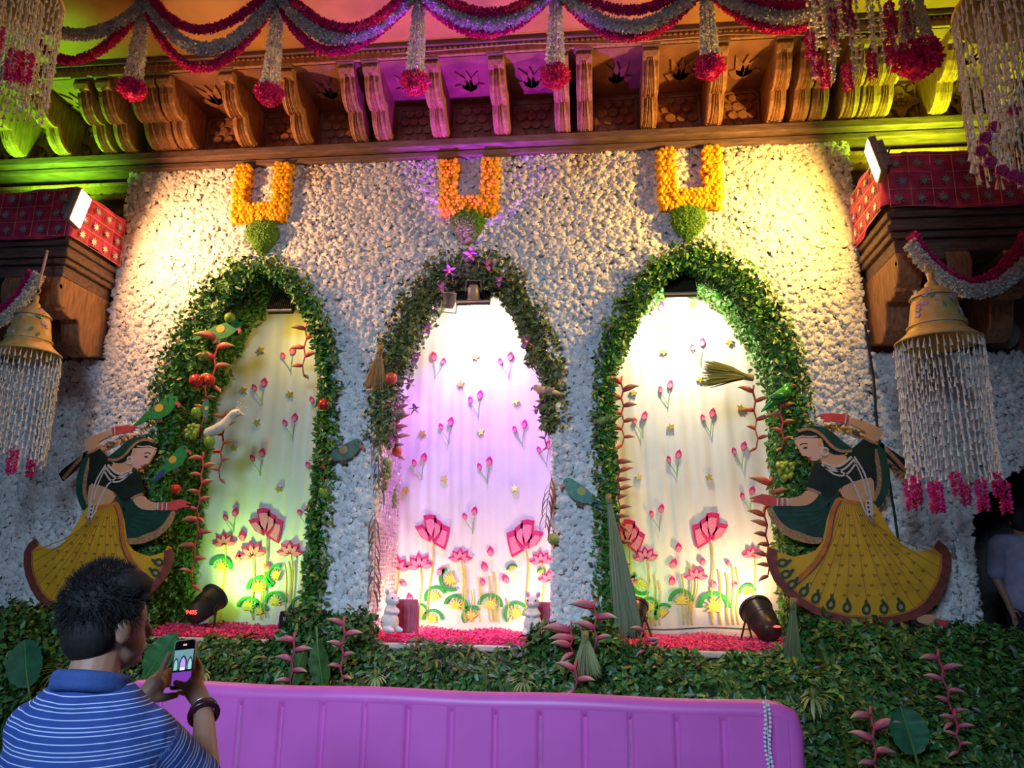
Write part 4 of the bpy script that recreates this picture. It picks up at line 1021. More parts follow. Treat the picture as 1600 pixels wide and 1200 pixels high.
    for r in range(9):
        for k in range(16):
            u = (r+.8)/9.6; x0 = np.interp(u, [0, .3, .6, 1], [1312, 1304, 1292, 1235]); x1 = np.interp(u, [0, .3, .6, 1], [1364, 1388, 1440, 1462])
            n = 3+int(r*1.1)
            if k >= n: continue
            x = x0+(x1-x0)*(k+.5+.25*(-1)**r)/n; y = 792+u*150-(.0016*(x-1340)**2)*u*.6
            if x > 1452 or (x < 1296 and y < 872): continue
            for dx, dy in ((-1.9, 0), (1.9, .3), (0, 2.2)):
                w_ = [f(p) for p in pxo([(x+dx+1.25*math.cos(a), y+dy+1.25*math.sin(a)) for a in np.linspace(0, 5.2, 6)], DY)]; g2.add(slab(w_[::-1] if not mirror else w_, DY-.0125, DY-.008))
    tag(g2.build('sprig_print', mot, sk, org=o), kind='stuff')
    for k, (x, y, a) in enumerate(((1225, 879, 1.35), (1230, 896, 1.1), (1239, 911, .8), (1257, 922, .55), (1275, 932, .35), (1298, 941, .2), (1323, 946, .1), (1353, 949, 0), (1380, 948, -.1), (1406, 945, -.25))):
        sh = [(0, -13), (2, -8), (6, -3), (7.5, 4), (5, 10), (0, 12), (-5, 10), (-7.5, 4), (-6, -2), (-2, -6), (-4, -10)]
        def rot(q, s_=1): return [(x+(u*math.cos(a)-v*math.sin(a))*s_, y+(u*math.sin(a)+v*math.cos(a))*s_) for u, v in q]
        pb = P('paisley', rot(sh, 1.02), dgr, 6, 1, sk); 
        ob = P('paisley_centre', rot([(0, -2), (3, 2), (3, 6), (0, 8), (-3, 6), (-3, 2)], .95), pais, 7, 1); ob.parent = sk
    # body
    P('midriff', [(1310, 764), (1338, 748), (1364, 743), (1366, 776), (1362, 788), (1340, 786), (1318, 780)], skin_p, 4.5)
    P('blouse', [(1272, 722), (1268, 736), (1261, 754), (1258, 764), (1282, 772), (1300, 778), (1308, 764), (1338, 750), (1364, 746), (1367, 716), (1366, 702), (1371, 691), (1351, 684), (1340, 694), (1330, 702), (1322, 712), (1300, 726)], bg_, 5)
    P('raised_arm', [(1351, 685), (1370, 693), (1379, 678), (1377, 670), (1352, 660), (1328, 652), (1324, 661), (1350, 674), (1354, 678)], skin_p, 6)
    P('sleeve_trim', curve_strip([(1349, 684), (1359, 690), (1371, 694)], 4), gold_h, 7, 0)
    h1 = P('raised_hand', [(1320, 648), (1300, 646), (1284, 647), (1277, 650), (1286, 651), (1281, 654), (1289, 655), (1286, 659), (1298, 658), (1318, 661)], red_p, 6, 0)
    for k in range(4): P('bangle', curve_strip([(1318+3.4*k, 647.5+k*.7), (1316.5+3.4*k, 661.5+k*.7)], 2.3), red_p if k % 2 == 0 else silver, 8, 0)
    P('lowered_arm', [(1262, 764), (1281, 771), (1270, 785), (1256, 791), (1229, 791), (1229, 779), (1250, 776)], skin_p, 6)
    P('sleeve_trim', curve_strip([(1260, 763), (1270, 766), (1282, 772)], 4), gold_h, 7, 0)
    P('lowered_hand', [(1216, 779), (1204, 774), (1190, 772), (1178, 776), (1170, 779), (1180, 780), (1172, 784), (1186, 786), (1200, 791), (1216, 790)], red_p, 6, 0)
    for k in range(5): P('bangle', curve_strip([(1214+4*k, 778), (1214+4*k, 791)], 2.4), red_p if k % 2 else silver, 8, 0)
    P('neck', [(1280, 700), (1290, 696), (1312, 708), (1326, 716), (1308, 730), (1286, 724), (1278, 716)], skin_p, 6)
    P('hair', [(1241, 687), (1246, 676), (1257, 671), (1272, 673), (1286, 682), (1298, 698), (1312, 708), (1324, 709), (1306, 712), (1292, 706), (1284, 692), (1266, 688), (1252, 690)], hair_p, 7)
    fc = P('face', [(1241, 687), (1252, 684), (1266, 685), (1280, 685), (1287, 696), (1286, 712), (1277, 720), (1269, 721), (1264, 717.5), (1265.5, 715.5), (1261.5, 715), (1260, 712.5), (1254, 713), (1252, 709), (1248, 701), (1243, 694)], face_p, 8, 1)
    P('eye', [(1253, 701), (1257, 698), (1262, 699.5), (1258, 702)], hair_p, 9, 1, fc); P('eyebrow', curve_strip(smooth2([(1249, 696), (1254, 692.5), (1261, 694)], 2, False), 1.3), hair_p, 9, 0, fc)
    P('lips', [(1261, 715), (1266, 714), (1267, 716.5), (1264, 718)], red_p, 9, 1, fc)
    P('ear', [(1277, 686), (1283, 685), (1285, 692), (1281, 698), (1277, 694)], skin_p, 9, 1, fc)
    P('head_chain', curve_strip([(1241, 686), (1252, 682), (1266, 683), (1276, 682)], 1.8), silver, 9, 0)
    P('earring', curve_strip([(1288+5.5*math.cos(a), 706+6*math.sin(a)) for a in np.linspace(0, 6, 14)], 2.4), silver, 9, 0)
    hv = P('head_veil', [(1246, 674), (1258, 667), (1280, 666), (1297, 673), (1312, 687), (1324, 696), (1332, 702), (1329, 708), (1312, 708), (1298, 699), (1287, 684), (1274, 674), (1258, 670)], vg, 9, 1)
    P('veil_edge', curve_strip(smooth2([(1247, 674), (1260, 670), (1275, 674), (1287, 684), (1298, 698), (1312, 706), (1330, 705)], 2, False), 4.5), gold_h, 10, 0, hv)
    for k, (pts, w_) in enumerate((([(1284, 722), (1297, 729), (1313, 729), (1330, 714)], 4), ([(1283, 726), (1298, 736), (1317, 736), (1334, 718)], 3.2), ([(1287, 729), (1303, 743), (1322, 744), (1338, 722)], 2.6), ([(1334, 714), (1352, 742), (1359, 775), (1363, 803)], 2.6), ([(1288, 727), (1326, 742), (1342, 776), (1352, 804), (1360, 808)], 2.6), ([(1334, 720), (1347, 746), (1354, 776)], 2.0))):
        P('necklace', curve_strip(smooth2(pts, 2, False), w_), silver, 8, 0)
    P('pendant', [(1350, 782), (1362, 782), (1364, 800), (1361, 818), (1354, 806)], silver, 9, 1)
    P('pendant_drop', [(1360+5*math.cos(a), 812+5*math.sin(a)) for a in np.linspace(0, 5.8, 12)], gold_h, 10, 0)
    for k in range(4): P('gem', [(1355+.9*k+1.7*math.cos(a), 786+7*k+1.7*math.sin(a)) for a in np.linspace(0, 5.5, 8)], hair_p, 11, 0)
    P('foot', [(1430, 965), (1452, 958), (1464, 966), (1484, 971), (1480, 979), (1460, 977), (1436, 974)], skin_p, 4, 1)
    P('henna_toes', [(1458, 966), (1466, 967), (1485, 971), (1480, 979), (1462, 978)], red_p, 5, 1)
dancer('painted dancer cutout in yellow skirt beside the dark doorway', False)
dancer('painted dancer cutout in yellow skirt behind the visitor with the phone', True)

# ------------------------------------------------------------------ birds
def unit_poly(pts, c, s_, ang, flip):
    r = []
    for x, z in pts:
        if flip: x = -x
        r.append((c.x*0+(x*math.cos(ang)-z*math.sin(ang))*s_, (x*math.sin(ang)+z*math.cos(ang))*s_))
    return r[::-1] if flip else r
PB = [(-.52, -.20), (-.46, -.23), (-.20, -.14), (0, -.17), (.20, -.14), (.34, -.03), (.43, .08), (.47, .17), (.43, .25), (.34, .28), (.22, .23), (.05, .17), (-.10, .09), (-.30, -.04)]
def parrot(label, px, py, lpx, ang, flip, y, bodym, spotm, tail=None):
    c = A(px, py, y); s_ = (A(px+lpx, py, y)-c).length; t = thing('parrot_cutout', label, 'parrot', c)
    def q(n, pts, m, d, par=None, sm=2): return G().add(slab(unit_poly(smooth2(pts, sm) if sm else pts, c, s_, ang, flip), -.006-d, .008)).build(n, m, par or t)
    b = q('body', PB, bodym, 0); q('wing_spot', [(.06+.095*math.cos(a), .06+.085*math.sin(a)) for a in np.linspace(0, 5.9, 14)], spotm, .003, None, 0)
    q('tail', [(-.54, -.205), (-.48, -.24), (-.22, -.15), (-.16, -.06), (-.30, -.06)], tail or bodym, .002)
    q('beak', [(.42, .14), (.50, .10), (.51, .02), (.46, -.02), (.46, .06), (.41, .06)], M('beak_red', (.50, .10, .10), .4), .003, None, 1)
    q('eye', [(.39+.015*math.cos(a), .19+.015*math.sin(a)) for a in np.linspace(0, 5.5, 8)], hair_p, .004, None, 0)
    for k in (0, .07): q('foot', [(.0+k, -.15), (.03+k, -.15), (.05+k, -.24), (-.02+k, -.25), (-.04+k, -.22)], M('claw_brown', (.10, .06, .05), .6), -.001, None, 0)
pg = M('parrot_green', (.02, .24, .06), .45, var=.25, scale=30); pt = M('parrot_teal', (.03, .20, .13), .45, var=.3, scale=25); pbn = M('parrot_olive', (.10, .13, .10), .5, var=.4, scale=20, col2=(.04, .20, .14)); ysp = M('wing_yellow', (.55, .42, .05), .5)
blu = M('tail_blue', (.02, .06, .24), .5)
parrot('green parrot cutout perched high on the leafy arch below a lime', 340, 518, 72, -.10, False, -.17, pg, ysp)
parrot('green parrot cutout over the raised hand of the dancer behind the visitor', 245, 643, 72, .18, False, -.17, pg, ysp)
parrot('small green parrot cutout hanging steeply among arch leaves', 322, 641, 34, -1.05, True, -.18, pt, ysp)
parrot('green parrot cutout with a blue tail beside the veiled dancer face', 268, 724, 66, .45, False, -.20, pg, ysp, blu)
parrot('olive parrot cutout on the pillar between green-lit and violet arches', 533, 708, 72, .12, False, -.07, pbn, M('wing_ochre2', (.40, .26, .08), .5), M('tail_plum', (.16, .06, .10), .5))
parrot('teal parrot cutout with a blue tail on the pillar beside the long grass broom', 912, 773, 78, -.22, True, -.07, pt, M('wing_olive', (.35, .40, .05), .5), blu)

DG = None
def blob(name, prims, voxel, mat, parent, org, smooth_it=6, attr=None):
    """closed primitives fused into one continuous skin"""
    g = G()
    for p in prims:
        if p[0] == 'e': g.add(ell(p[1], p[2], 20, 14, p[3] if len(p) > 3 else None))
        else:                                   # tapered capsule
            a, b, ra, rb = Vector(p[1]), Vector(p[2]), p[3], p[4]; d = (b-a); n = 7
            g.add(tube([tuple(a+d*k/n) for k in range(n+1)], [ra+(rb-ra)*k/n for k in range(n+1)], 14)); g.add(ell(a, (ra,)*3, 14, 10)); g.add(ell(b, (rb,)*3, 14, 10))
    o = g.build(name, mat)
    m = o.modifiers.new('r', 'REMESH'); m.mode = 'VOXEL'; m.voxel_size = voxel
    m2 = o.modifiers.new('s', 'SMOOTH'); m2.iterations = smooth_it; m2.factor = .5
    dg = bpy.context.evaluated_depsgraph_get(); me = bpy.data.meshes.new_from_object(o.evaluated_get(dg)); bpy.data.objects.remove(o)
    n = len(me.vertices); co = np.empty(n*3, np.float32); me.vertices.foreach_get('co', co); co = co.reshape(-1, 3)
    if attr:
        for an, fn in attr.items():
            at = me.attributes.new(an, 'FLOAT', 'POINT'); at.data.foreach_set('value', fn(co).astype(np.float32))
    me.vertices.foreach_set('co', (co-np.array(org, np.float32)).ravel())
    me.polygons.foreach_set('use_smooth', np.ones(len(me.polygons), bool))
    me.materials.clear(); me.materials.append(mat); me.update()
    return newobj(name, me, parent)

def toy_bird(label, px, py, y, lpx, ang, flip, mat, beak, wing):
    c = A(px, py, y); s_ = (A(px+lpx, py, y)-c).length; t = thing('toy_bird', label, 'bird', c); f = -1 if flip else 1
    R_ = Matrix.Rotation(-ang*f, 3, 'Y')
    def p(x, yy, z): return tuple(R_ @ Vector((f*x*s_, yy*s_, z*s_)))
    blob('body', [('c', p(-.05, 0, 0), p(.2, 0, .05), .15*s_, .15*s_), ('e', p(.34, 0, .14), (.105*s_, .10*s_, .105*s_)), ('c', p(-.1, 0, -.01), p(-.5, 0, -.13), .11*s_, .025*s_)], .02*s_, mat, t, (0, 0, 0), 4)
    for sy in (-1, 1): G().add(ell(p(-.02, sy*.13, .02), (.20*s_, .035*s_, .09*s_), 12, 8, Matrix.Rotation(f*(.3-ang), 3, 'Y'))).build('wing', wing, t, smooth=True)
    G().add(tube([p(.42, 0, .15), p(.49, 0, .12), p(.50, 0, .05)], [.045*s_, .03*s_, .004], 8)).build('beak', beak, t, smooth=True)
    for sy in (-1, 1): G().add(ell(p(.37, sy*.09, .18), (.014*s_,)*3, 8, 6)).build('eye', hair_p, t)
    G().add(tube([p(.05, 0, -.12), p(.06, 0, -.22)], .015*s_, 5)).build('foot', M('claw_brown', (.1, .06, .05)), t)
    return t
toy_bird('beige toy bird perched at the pillar edge beside the violet drape', 856, 612, -.10, 52, -.05, True, M('bird_beige', (.55, .42, .28), .7, var=.2), M('beak_dark', (.2, .15, .12), .5), M('wing_taupe', (.42, .30, .20), .7, var=.3))
toy_bird('green sequin toy parrot with a red beak over the heliconia beside the doorway dancer', 1216, 622, -.18, 68, .42, False, M('sequin_parrot', (.05, .35, .06), .3, var=.6, scale=90, metal=.3), M('beak_red', (.5, .1, .1)), M('sequin_wing', (.03, .16, .06), .3, var=.6, scale=90, metal=.3))
toy_bird('small green toy parrot with a red beak on the leafy edge of the white pillar', 950, 656, -.12, 46, -.55, True, M('parrot_moss', (.12, .26, .07), .5, var=.4, scale=40), M('beak_red', (.5, .1, .1)), M('wing_moss', (.06, .15, .05), .5))
# white peafowl neck and head
c = A(345, 672, -.14); t = thing('toy_peafowl', 'white peafowl neck and crested head reaching out of the arch leaves', 'bird', c)
pk = [A(326, 676, -.14), A(338, 671, -.16), A(350, 663, -.17), A(358, 653, -.17), (A(366, 646, -.17))]
blob('neck', [('c', pk[i], pk[i+1], r0, r1) for i, (r0, r1) in enumerate(((.05, .05), (.05, .045), (.045, .036), (.036, .04)))]+[('e', A(370, 645, -.17), (.05, .035, .038))], .008, M('pea_white', (.62, .68, .58), .45, var=.15), t, c, 4)
G().add(tube([A(376, 646, -.17), A(384, 650, -.17)], [.018, .003], 8)).build('beak', M('beak_pale', (.6, .58, .5), .4), t, org=c)
for k in range(4):
    q = A(368, 640, -.17); e = A(372+4*k, 628+3*k, -.17); G().add(tube([q, e], .003, 4)).add(ell(e, (.008,)*3, 6, 5)).build('crest_feather', MATS['pea_white'], t, org=c)
G().add(ell(A(371, 643, -.21), (.006,)*3, 6, 5)).build('eye', hair_p, t, org=c)

# ------------------------------------------------------------------ rabbits
def rabbit(label, px, py0, py1, y, face):
    top = A(px, py0, y); bot = A(px, py1, y); H = (top.z-bot.z)/.88; t = thing('toy_rabbit', label, 'rabbit', (bot.x, y, bot.z)); t.rotation_euler.z = face
    wm = M('rabbit_white', (.82, .80, .78), .55, var=.04)
    P = [('e', (0, .02*H, .22*H), (.20*H, .20*H, .22*H)), ('e', (0, 0, .42*H), (.155*H, .14*H, .18*H)), ('e', (0, -.02*H, .68*H), (.145*H, .15*H, .14*H)), ('e', (0, -.14*H, .64*H), (.075*H, .075*H, .06*H)),
         ('c', (-.13*H, -.05*H, .45*H), (-.06*H, -.17*H, .42*H), .055*H, .04*H), ('c', (.13*H, -.05*H, .45*H), (.06*H, -.17*H, .42*H), .055*H, .04*H),
         ('c', (-.14*H, -.02*H, .08*H), (-.12*H, -.22*H, .05*H), .075*H, .05*H), ('c', (.14*H, -.02*H, .08*H), (.12*H, -.22*H, .05*H), .075*H, .05*H), ('e', (0, .2*H, .12*H), (.06*H,)*3)]
    blob('body', P, .016*H, wm, t, (0, 0, 0), 5)
    for s_ in (-1, 1):
        e = G().add(ell((s_*.11*H, .02*H, .84*H), (.055*H, .03*H, .075*H), 12, 8, Matrix.Rotation(s_*.35, 3, 'Y'))).build('ear', wm, t, smooth=True)
        G().add(ell((s_*.11*H, -.003*H, .84*H), (.034*H, .015*H, .05*H), 10, 6, Matrix.Rotation(s_*.35, 3, 'Y'))).build('inner_ear', M('ear_pink', (.75, .42, .42), .6), e, smooth=True)
        G().add(ell((s_*.085*H, -.135*H, .72*H), (.02*H,)*3, 8, 6)).build('eye', hair_p, t, smooth=True)
    G().add(ell((0, -.212*H, .655*H), (.018*H, .012*H, .013*H), 8, 6)).build('nose', M('ear_pink', (.75, .42, .42)), t, smooth=True)
rabbit('white toy rabbit turned sideways beside the sequin curtain', 609, 922, 988, -.16, .95)
rabbit('white toy rabbit facing the visitors beside the pillar with the teal parrot', 832, 926, 993, -.16, -.1)

# ------------------------------------------------------------------ heliconias, fruit, brooms, hedge plants
def bract_mat(name, c0, c1, c2):
    m = bpy.data.materials.new(name); m.use_nodes = True; nt = m.node_tree; b = nt.nodes['Principled BSDF']; b.inputs['Roughness'].default_value = .4
    tc = nt.nodes.new('ShaderNodeTexCoord'); sp = nt.nodes.new('ShaderNodeSeparateXYZ'); cr = nt.nodes.new('ShaderNodeValToRGB')
    nt.links.new(tc.outputs['Object'], sp.inputs[0]); nt.links.new(sp.outputs[0], cr.inputs[0]); nt.links.new(cr.outputs[0], b.inputs['Base Color'])
    e = cr.color_ramp.elements; e[0].position = .1; e[0].color = (*c0, 1); e[1].position = .95; e[1].color = (*c2, 1); q = e.new(.6); q.color = (*c1, 1)
    return m
br_red = bract_mat('bract_red', (.62, .09, .06), (.70, .26, .12), (.55, .52, .12)); br_pink = bract_mat('bract_pink', (.62, .10, .17), (.68, .26, .26), (.52, .48, .26))
def bract_mesh(name, mat):
    V = []; F = []; n = 9
    for k in range(n+1):
        u = k/n; w_ = .27*math.sin(PI*min(1, .10+.90*u**.8))**.8*(1-.35*u)+.004; z = .10*math.sin(u*PI*.9)-.04*u*u; d = .27*math.sin(PI*min(1, .15+.85*u))*(1-u*.4)
        V += [(u, w_*.55, z+d*.55), (u, w_*.35, z-.25*d), (u, 0, z-d*.8), (u, -w_*.35, z-.25*d), (u, -w_*.55, z+d*.55)]
    for k in range(n):
        for j in range(4): a = 5*k+j; F.append((a, a+1, a+6, a+5))
    o = G().add((V, F)).build(name, mat, smooth=True); m = o.modifiers.new('s', 'SOLIDIFY'); m.thickness = .012
    dg = bpy.context.evaluated_depsgraph_get(); d = bpy.data.meshes.new_from_object(o.evaluated_get(dg)); bpy.data.objects.remove(o); return d
BRM = [bract_mesh('bract', br_red), bract_mesh('bract', br_pink)]
stem_r = M('helic_stem_red', (.50, .05, .05), .45); stem_p = M('helic_stem_pink', (.50, .07, .13), .45)
def heliconia(label, px, py, lpx, n, y, bpx, kind=0, lean=0, side=0, up=.12, group='heliconias'):
    top = A(px, py, y); k = (A(px+100, py, y)-top).length/100; L = lpx*k; t = thing('heliconia', label, 'heliconia', top, group)
    pts = [(0, 0, .06)]; sg = 1 if side >= 0 else -1
    for i in range(n+1): pts.append((lean*L*i/n+(.010 if i % 2 else -.010), random.uniform(-.006, .006), -L*i/n))
    G().add(tube(pts, [.011]+[.010-.005*i/(n+1) for i in range(n+1)], 6)).build('stem', stem_r if kind == 0 else stem_p, t, smooth=True)
    for i in range(n+1):
        s_ = side if side else (1 if i % 2 else -1)
        o = newobj('bract', BRM[kind], t); p = pts[i+1]; o.location = p
        sc = bpx*k*(1-.35*i/n)*random.uniform(.88, 1.1); o.scale = (sc, sc, sc)
        d = Vector((s_, random.uniform(-.55, .15), up+random.uniform(-.2, .2)-(.9 if i == n else 0))).normalized()
        o.rotation_mode = 'QUATERNION'; o.rotation_quaternion = d.to_track_quat('X', 'Z')
for a in (
    ('red and yellow heliconia dangling under the high green parrot', 340, 528, 74, 5, -.16, 33), ('slim heliconia hanging before the drape below the dark floodlight', 481, 486, 100, 7, .25, 26),
    ('long red heliconia beside the lowered hand of the dancer behind the visitor', 318, 716, 88, 7, -.20, 24), ('pale heliconia hanging before the drape under the white peafowl', 352, 652, 92, 7, .05, 20),
    ('red heliconia low on the jamb beside the par light with read-out', 310, 812, 95, 5, -.15, 30), ('short heliconia behind the red pomegranates', 322, 606, 75, 5, -.10, 18),
    ('heliconia with bracts to one side at the pillar below the olive parrot', 508, 718, 56, 4, -.06, 25, 0, 0, -1),
    ('pink heliconia in the violet arch below the red apple', 622, 640, 70, 5, .05, 24, 1, 0, 1), ('pink heliconia on the violet arch jamb under the beige bird', 853, 630, 70, 5, -.02, 18, 1, 0, -1),
    ('tall heliconia hanging on the leafy edge beside the small green parrot', 972, 598, 100, 8, -.06, 27), ('red heliconia hanging below the bristly seed ball by the broom', 966, 722, 100, 7, -.06, 26, 0, 0, 1),
    ('red heliconia low beside the grass broom in the warm-lit arch', 968, 828, 75, 4, -.04, 22), ('heliconia hanging before the drape under the fanned broom', 1178, 612, 92, 6, .10, 26),
    ('heliconia hanging beneath the sequin parrot beside the veiled face', 1219, 622, 82, 6, -.16, 22), ('red heliconia above the lowered hand of the doorway dancer', 1206, 756, 30, 2, -.10, 34),
    ('red heliconia on the jamb between the doorway dancer and the warm light', 1196, 805, 95, 6, .0, 30, 0, 0, -1),
    ('pink heliconia in the hedge beside the spotted big leaf', 460, 1000, 72, 5, -.86, 32, 1), ('pink heliconia in the hedge under the pillar with the olive parrot', 538, 975, 92, 6, -.82, 30, 1),
    ('sprawling pink heliconia in the hedge under the pillar with the teal parrot', 893, 985, 34, 3, -.80, 44, 1, 0, -1), ('pink heliconia fanning over the hedge beside the long grass broom', 930, 948, 64, 4, -.78, 38, 1),
    ('pink heliconia at the hedge foot above the counter', 900, 1046, 30, 2, -.95, 34, 1), ('pink heliconia drooping from the ledge beside the par light with red LEDs', 1008, 985, 30, 2, -.45, 26, 1),
    ('pink heliconia low in the hedge beside the round leaf', 1362, 1118, 90, 5, -1.28, 46, 1), ('long pink heliconia in the hedge below the doorway', 1468, 1028, 100, 6, -1.15, 34, 1, .12), ('pink heliconia low in the hedge under the long one', 1494, 1122, 52, 4, -1.2, 26, 1)):
    heliconia(*a)

def fruit(name, label, cat, px, py, rpx, y, mat, sq=(1, 1, 1), stem=True, group=None):
    c = A(px, py, y); r = rpx*(A(px+50, py, y)-c).length/50; t = thing(name, label, cat, c, group)
    prof = [(.001, -.92), (.35, -.97), (.7, -.75), (.95, -.3), (1.0, .1), (.9, .55), (.6, .85), (.3, .92), (.08, .82), (.001, .76)]
    G().add(([(x*sq[0], yy*sq[1], z*sq[2]) for x, yy, z in lathe([(a*r, b*r) for a, b in prof], 18)[0]], lathe([(a*r, b*r) for a, b in prof], 18)[1])).build('flesh', mat, t, smooth=True)
    G().add(tube([(0, 0, .75*r*sq[2]), (.1*r, 0, 1.5*r*sq[2])], .07*r, 6)).build('stem', M('twig', (.14, .10, .05), .7), t)
    if name in ('pomegranate',):
        G().add(lathe([(.22*r, -.9*r), (.26*r, -1.15*r), (.30*r, -1.3*r), (.2*r, -1.1*r)], 8)).build('crown', mat, t)
ap = M('apple_red', (.55, .03, .02), .25, var=.25, scale=20); pom = M('pomegranate_red', (.50, .05, .03), .3, var=.3, scale=18); lime = M('lime_green', (.16, .32, .03), .35, var=.2); guava = M('guava', (.32, .40, .12), .4, var=.2)
for a in (('apple', 'shiny red apple at the pillar edge of the green-lit arch', 'fruit', 507, 633, 10, -.10, ap), ('apple', 'red apple hanging beside the bristly seed head in the violet arch', 'fruit', 611, 591, 9, -.16, M('apple_rose', (.52, .08, .06), .3, var=.2)),
          ('pomegranate', 'plump red pomegranate on the arch above the leaning parrot', 'fruit', 306, 595, 10, -.18, pom), ('pomegranate', 'smaller red pomegranate beside the plump one', 'fruit', 328, 594, 8, -.17, pom),
          ('lime', 'green lime hanging above the high green parrot', 'fruit', 359, 497, 8, -.19, lime), ('mango', 'green mango beside the steep small parrot', 'fruit', 307, 645, 8, -.18, lime, (1, 1, 1.15)), ('mango', 'green mango above the parrot with a blue tail', 'fruit', 327, 691, 8, -.18, lime, (1, 1, 1.2)),
          ('tomato', 'red tomato below the parrot with a blue tail', 'fruit', 275, 764, 7, -.18, ap), ('guava', 'pale green guava at the foot of the pillar with the teal parrot', 'fruit', 864, 842, 9, -.05, guava), ('lime', 'green lime low at the pillar beside the one-sided heliconia', 'fruit', 505, 770, 8, -.08, lime, (1, 1, 1.2)),
          ('peach', 'red fruit in the sequin side of the violet arch', 'fruit', 620, 706, 8, .10, M('apple_rose', (.5, .1, .1))), ('guava', 'green guava hanging in the sequin side of the violet arch', 'fruit', 606, 722, 8, .0, guava)): fruit(*a)
def grapes(label, px, py, wpx, hpx, y, mat, rp=4.2):
    c = A(px, py, y); k = (A(px+50, py, y)-c).length/50; t = thing('grape_bunch', label, 'grapes', c); base = None; r = rp*k
    z = 0
    for j in range(int(hpx/(rp*1.5))):
        u = j/(hpx/(rp*1.5)); w_ = wpx*k/2*(1-.65*u); m = max(1, int(2*w_/(1.7*r)))
        for i in range(m):
            for yy in (0, -r*1.1):
                if base is None: base = G().add(ell((0, 0, 0), (1, 1, 1.12), 10, 8)).build('grape', mat, t, smooth=True); o = base
                else: o = newobj('grape', base.data, t)
                o.scale = (r,)*3; o.location = (-w_+2*w_*(i+.5)/m+random.gauss(0, r*.35), yy+random.gauss(0, r*.3), -j*rp*1.5*k+random.gauss(0, r*.35))
    G().add(tube([(0, 0, -hpx*k*.8), (0, 0, 0), (.01, 0, .05)], .004, 5)).build('stalk', stem_m, t)
gr_m = M('grape_green', (.30, .42, .06), .25, var=.15, sub=.2)
grapes('green grape bunch beside the face of the doorway dancer', 1228, 726, 30, 30, -.17, gr_m); grapes('dusky green grape bunch on the sequin curtain', 604, 735, 18, 34, .04, M('grape_dusky', (.25, .27, .10), .3, var=.3)); grapes('small green grape bunch above the mango on the leafy arch', 303, 667, 22, 24, -.17, gr_m, 3.4)
grapes('small pale grape bunch beside the violet drape edge', 618, 765, 8, 34, .12, M('grape_dusky', (.25, .27, .1)), 2.6)
def seedball(label, px, py, rpx, y, mat):
    c = A(px, py, y); r = rpx*(A(px+50, py, y)-c).length/50; t = thing('seed_ball', label, 'seed head', c)
    n = 500; N = rng.normal(size=(n, 3)); N /= np.linalg.norm(N, axis=1, keepdims=True); Y = np.cross(rng.normal(size=(n, 3)), N); Y /= np.linalg.norm(Y, axis=1, keepdims=True)
    V, F = inst([(0, .12, 0), (0, -.12, 0), (1, 0, 0)], [(0, 1, 2)], N*r*.8, np.stack([N, Y, np.cross(N, Y)], 2), np.full(n, r*.35)); tag(mesh_np('bristles', V, F, mat, t), kind='stuff')
    G().add(ell((0, 0, 0), (r*.85,)*3, 12, 8)).build('core', mat, t, smooth=True)
seedball('round green bristly seed ball above the long grass broom', 946, 752, 10, -.08, M('seed_green', (.14, .20, .07), .7, var=.3)); seedball('round green bristly seed ball above the two pomegranates', 320, 556, 8, -.17, M('seed_lime', (.20, .26, .06), .7, var=.3)); seedball('grey bristly seed ball among violet blossoms', 624, 647, 9, -.08, M('seed_grey', (.22, .20, .16), .7, var=.3))

def broom(label, p0, p1, wpx, y, n, mat, ty=None, tie=True):
    a = A(*p0, y); b = A(*p1, ty if ty is not None else y); k = (A(p0[0]+50, p0[1], y)-a).length/50; L = (b-a).length; d = (b-a).normalized(); t = thing('grass_broom', label, 'grass bundle', a)
    sx = d.cross(Vector((0, 1, 0))).normalized(); V = []; F = []
    for i in range(n):
        o1 = random.gauss(0, .3); o2 = random.uniform(-1, 1); w_ = wpx*k/2; l = L*random.uniform(.75, 1.0); th = .0035
        dy = random.gauss(0, .025); pts = [sx*(o1*.02)+Vector((0, random.gauss(0, .012), 0)), d*l*.5+sx*(o2*w_*.55)+Vector((0, dy, 0)), d*l+sx*(o2*w_)+Vector((0, dy*1.5, -.01-.02*abs(d.x)*o2*o2))]
        m = len(V)
        for q, tt in zip(pts, (th, th, th*.3)): V += [tuple(q-sx*tt), tuple(q+sx*tt)]
        F += [(m, m+1, m+3, m+2), (m+2, m+3, m+5, m+4)]
    tag(mesh_np('blades', V, F, mat, t), kind='stuff')
    G().add(tube([tuple(-d*.03), tuple(d*.06)], .03, 10)).build('tie', M('twine', (.22, .20, .08), .8, var=.2), t, smooth=True)
gb = M('grass_blade', (.20, .24, .06), .5, island=.35); gbd = M('grass_blade_green', (.13, .19, .07), .5, island=.4)
broom('fanned grass broom sticking out before the warm drape', (1172, 590), (1096, 578), 44, -.10, 420, gb)
broom('long green grass broom hanging down the pillar beside the par light with red LEDs', (951, 778), (985, 1000), 40, -.14, 420, gbd, -.30)
broom('green grass broom hanging beside the brown par light', (1240, 940), (1236, 1050), 28, -.40, 320, gbd)
broom('fanned grass broom hanging in the hedge under the fanning heliconia', (914, 992), (918, 1058), 46, -.86, 320, gb)
broom('bristly straw broom hanging on the violet arch outside the red apple', (594, 545), (586, 608), 34, -.16, 220, M('straw', (.30, .22, .08), .6, island=.3))

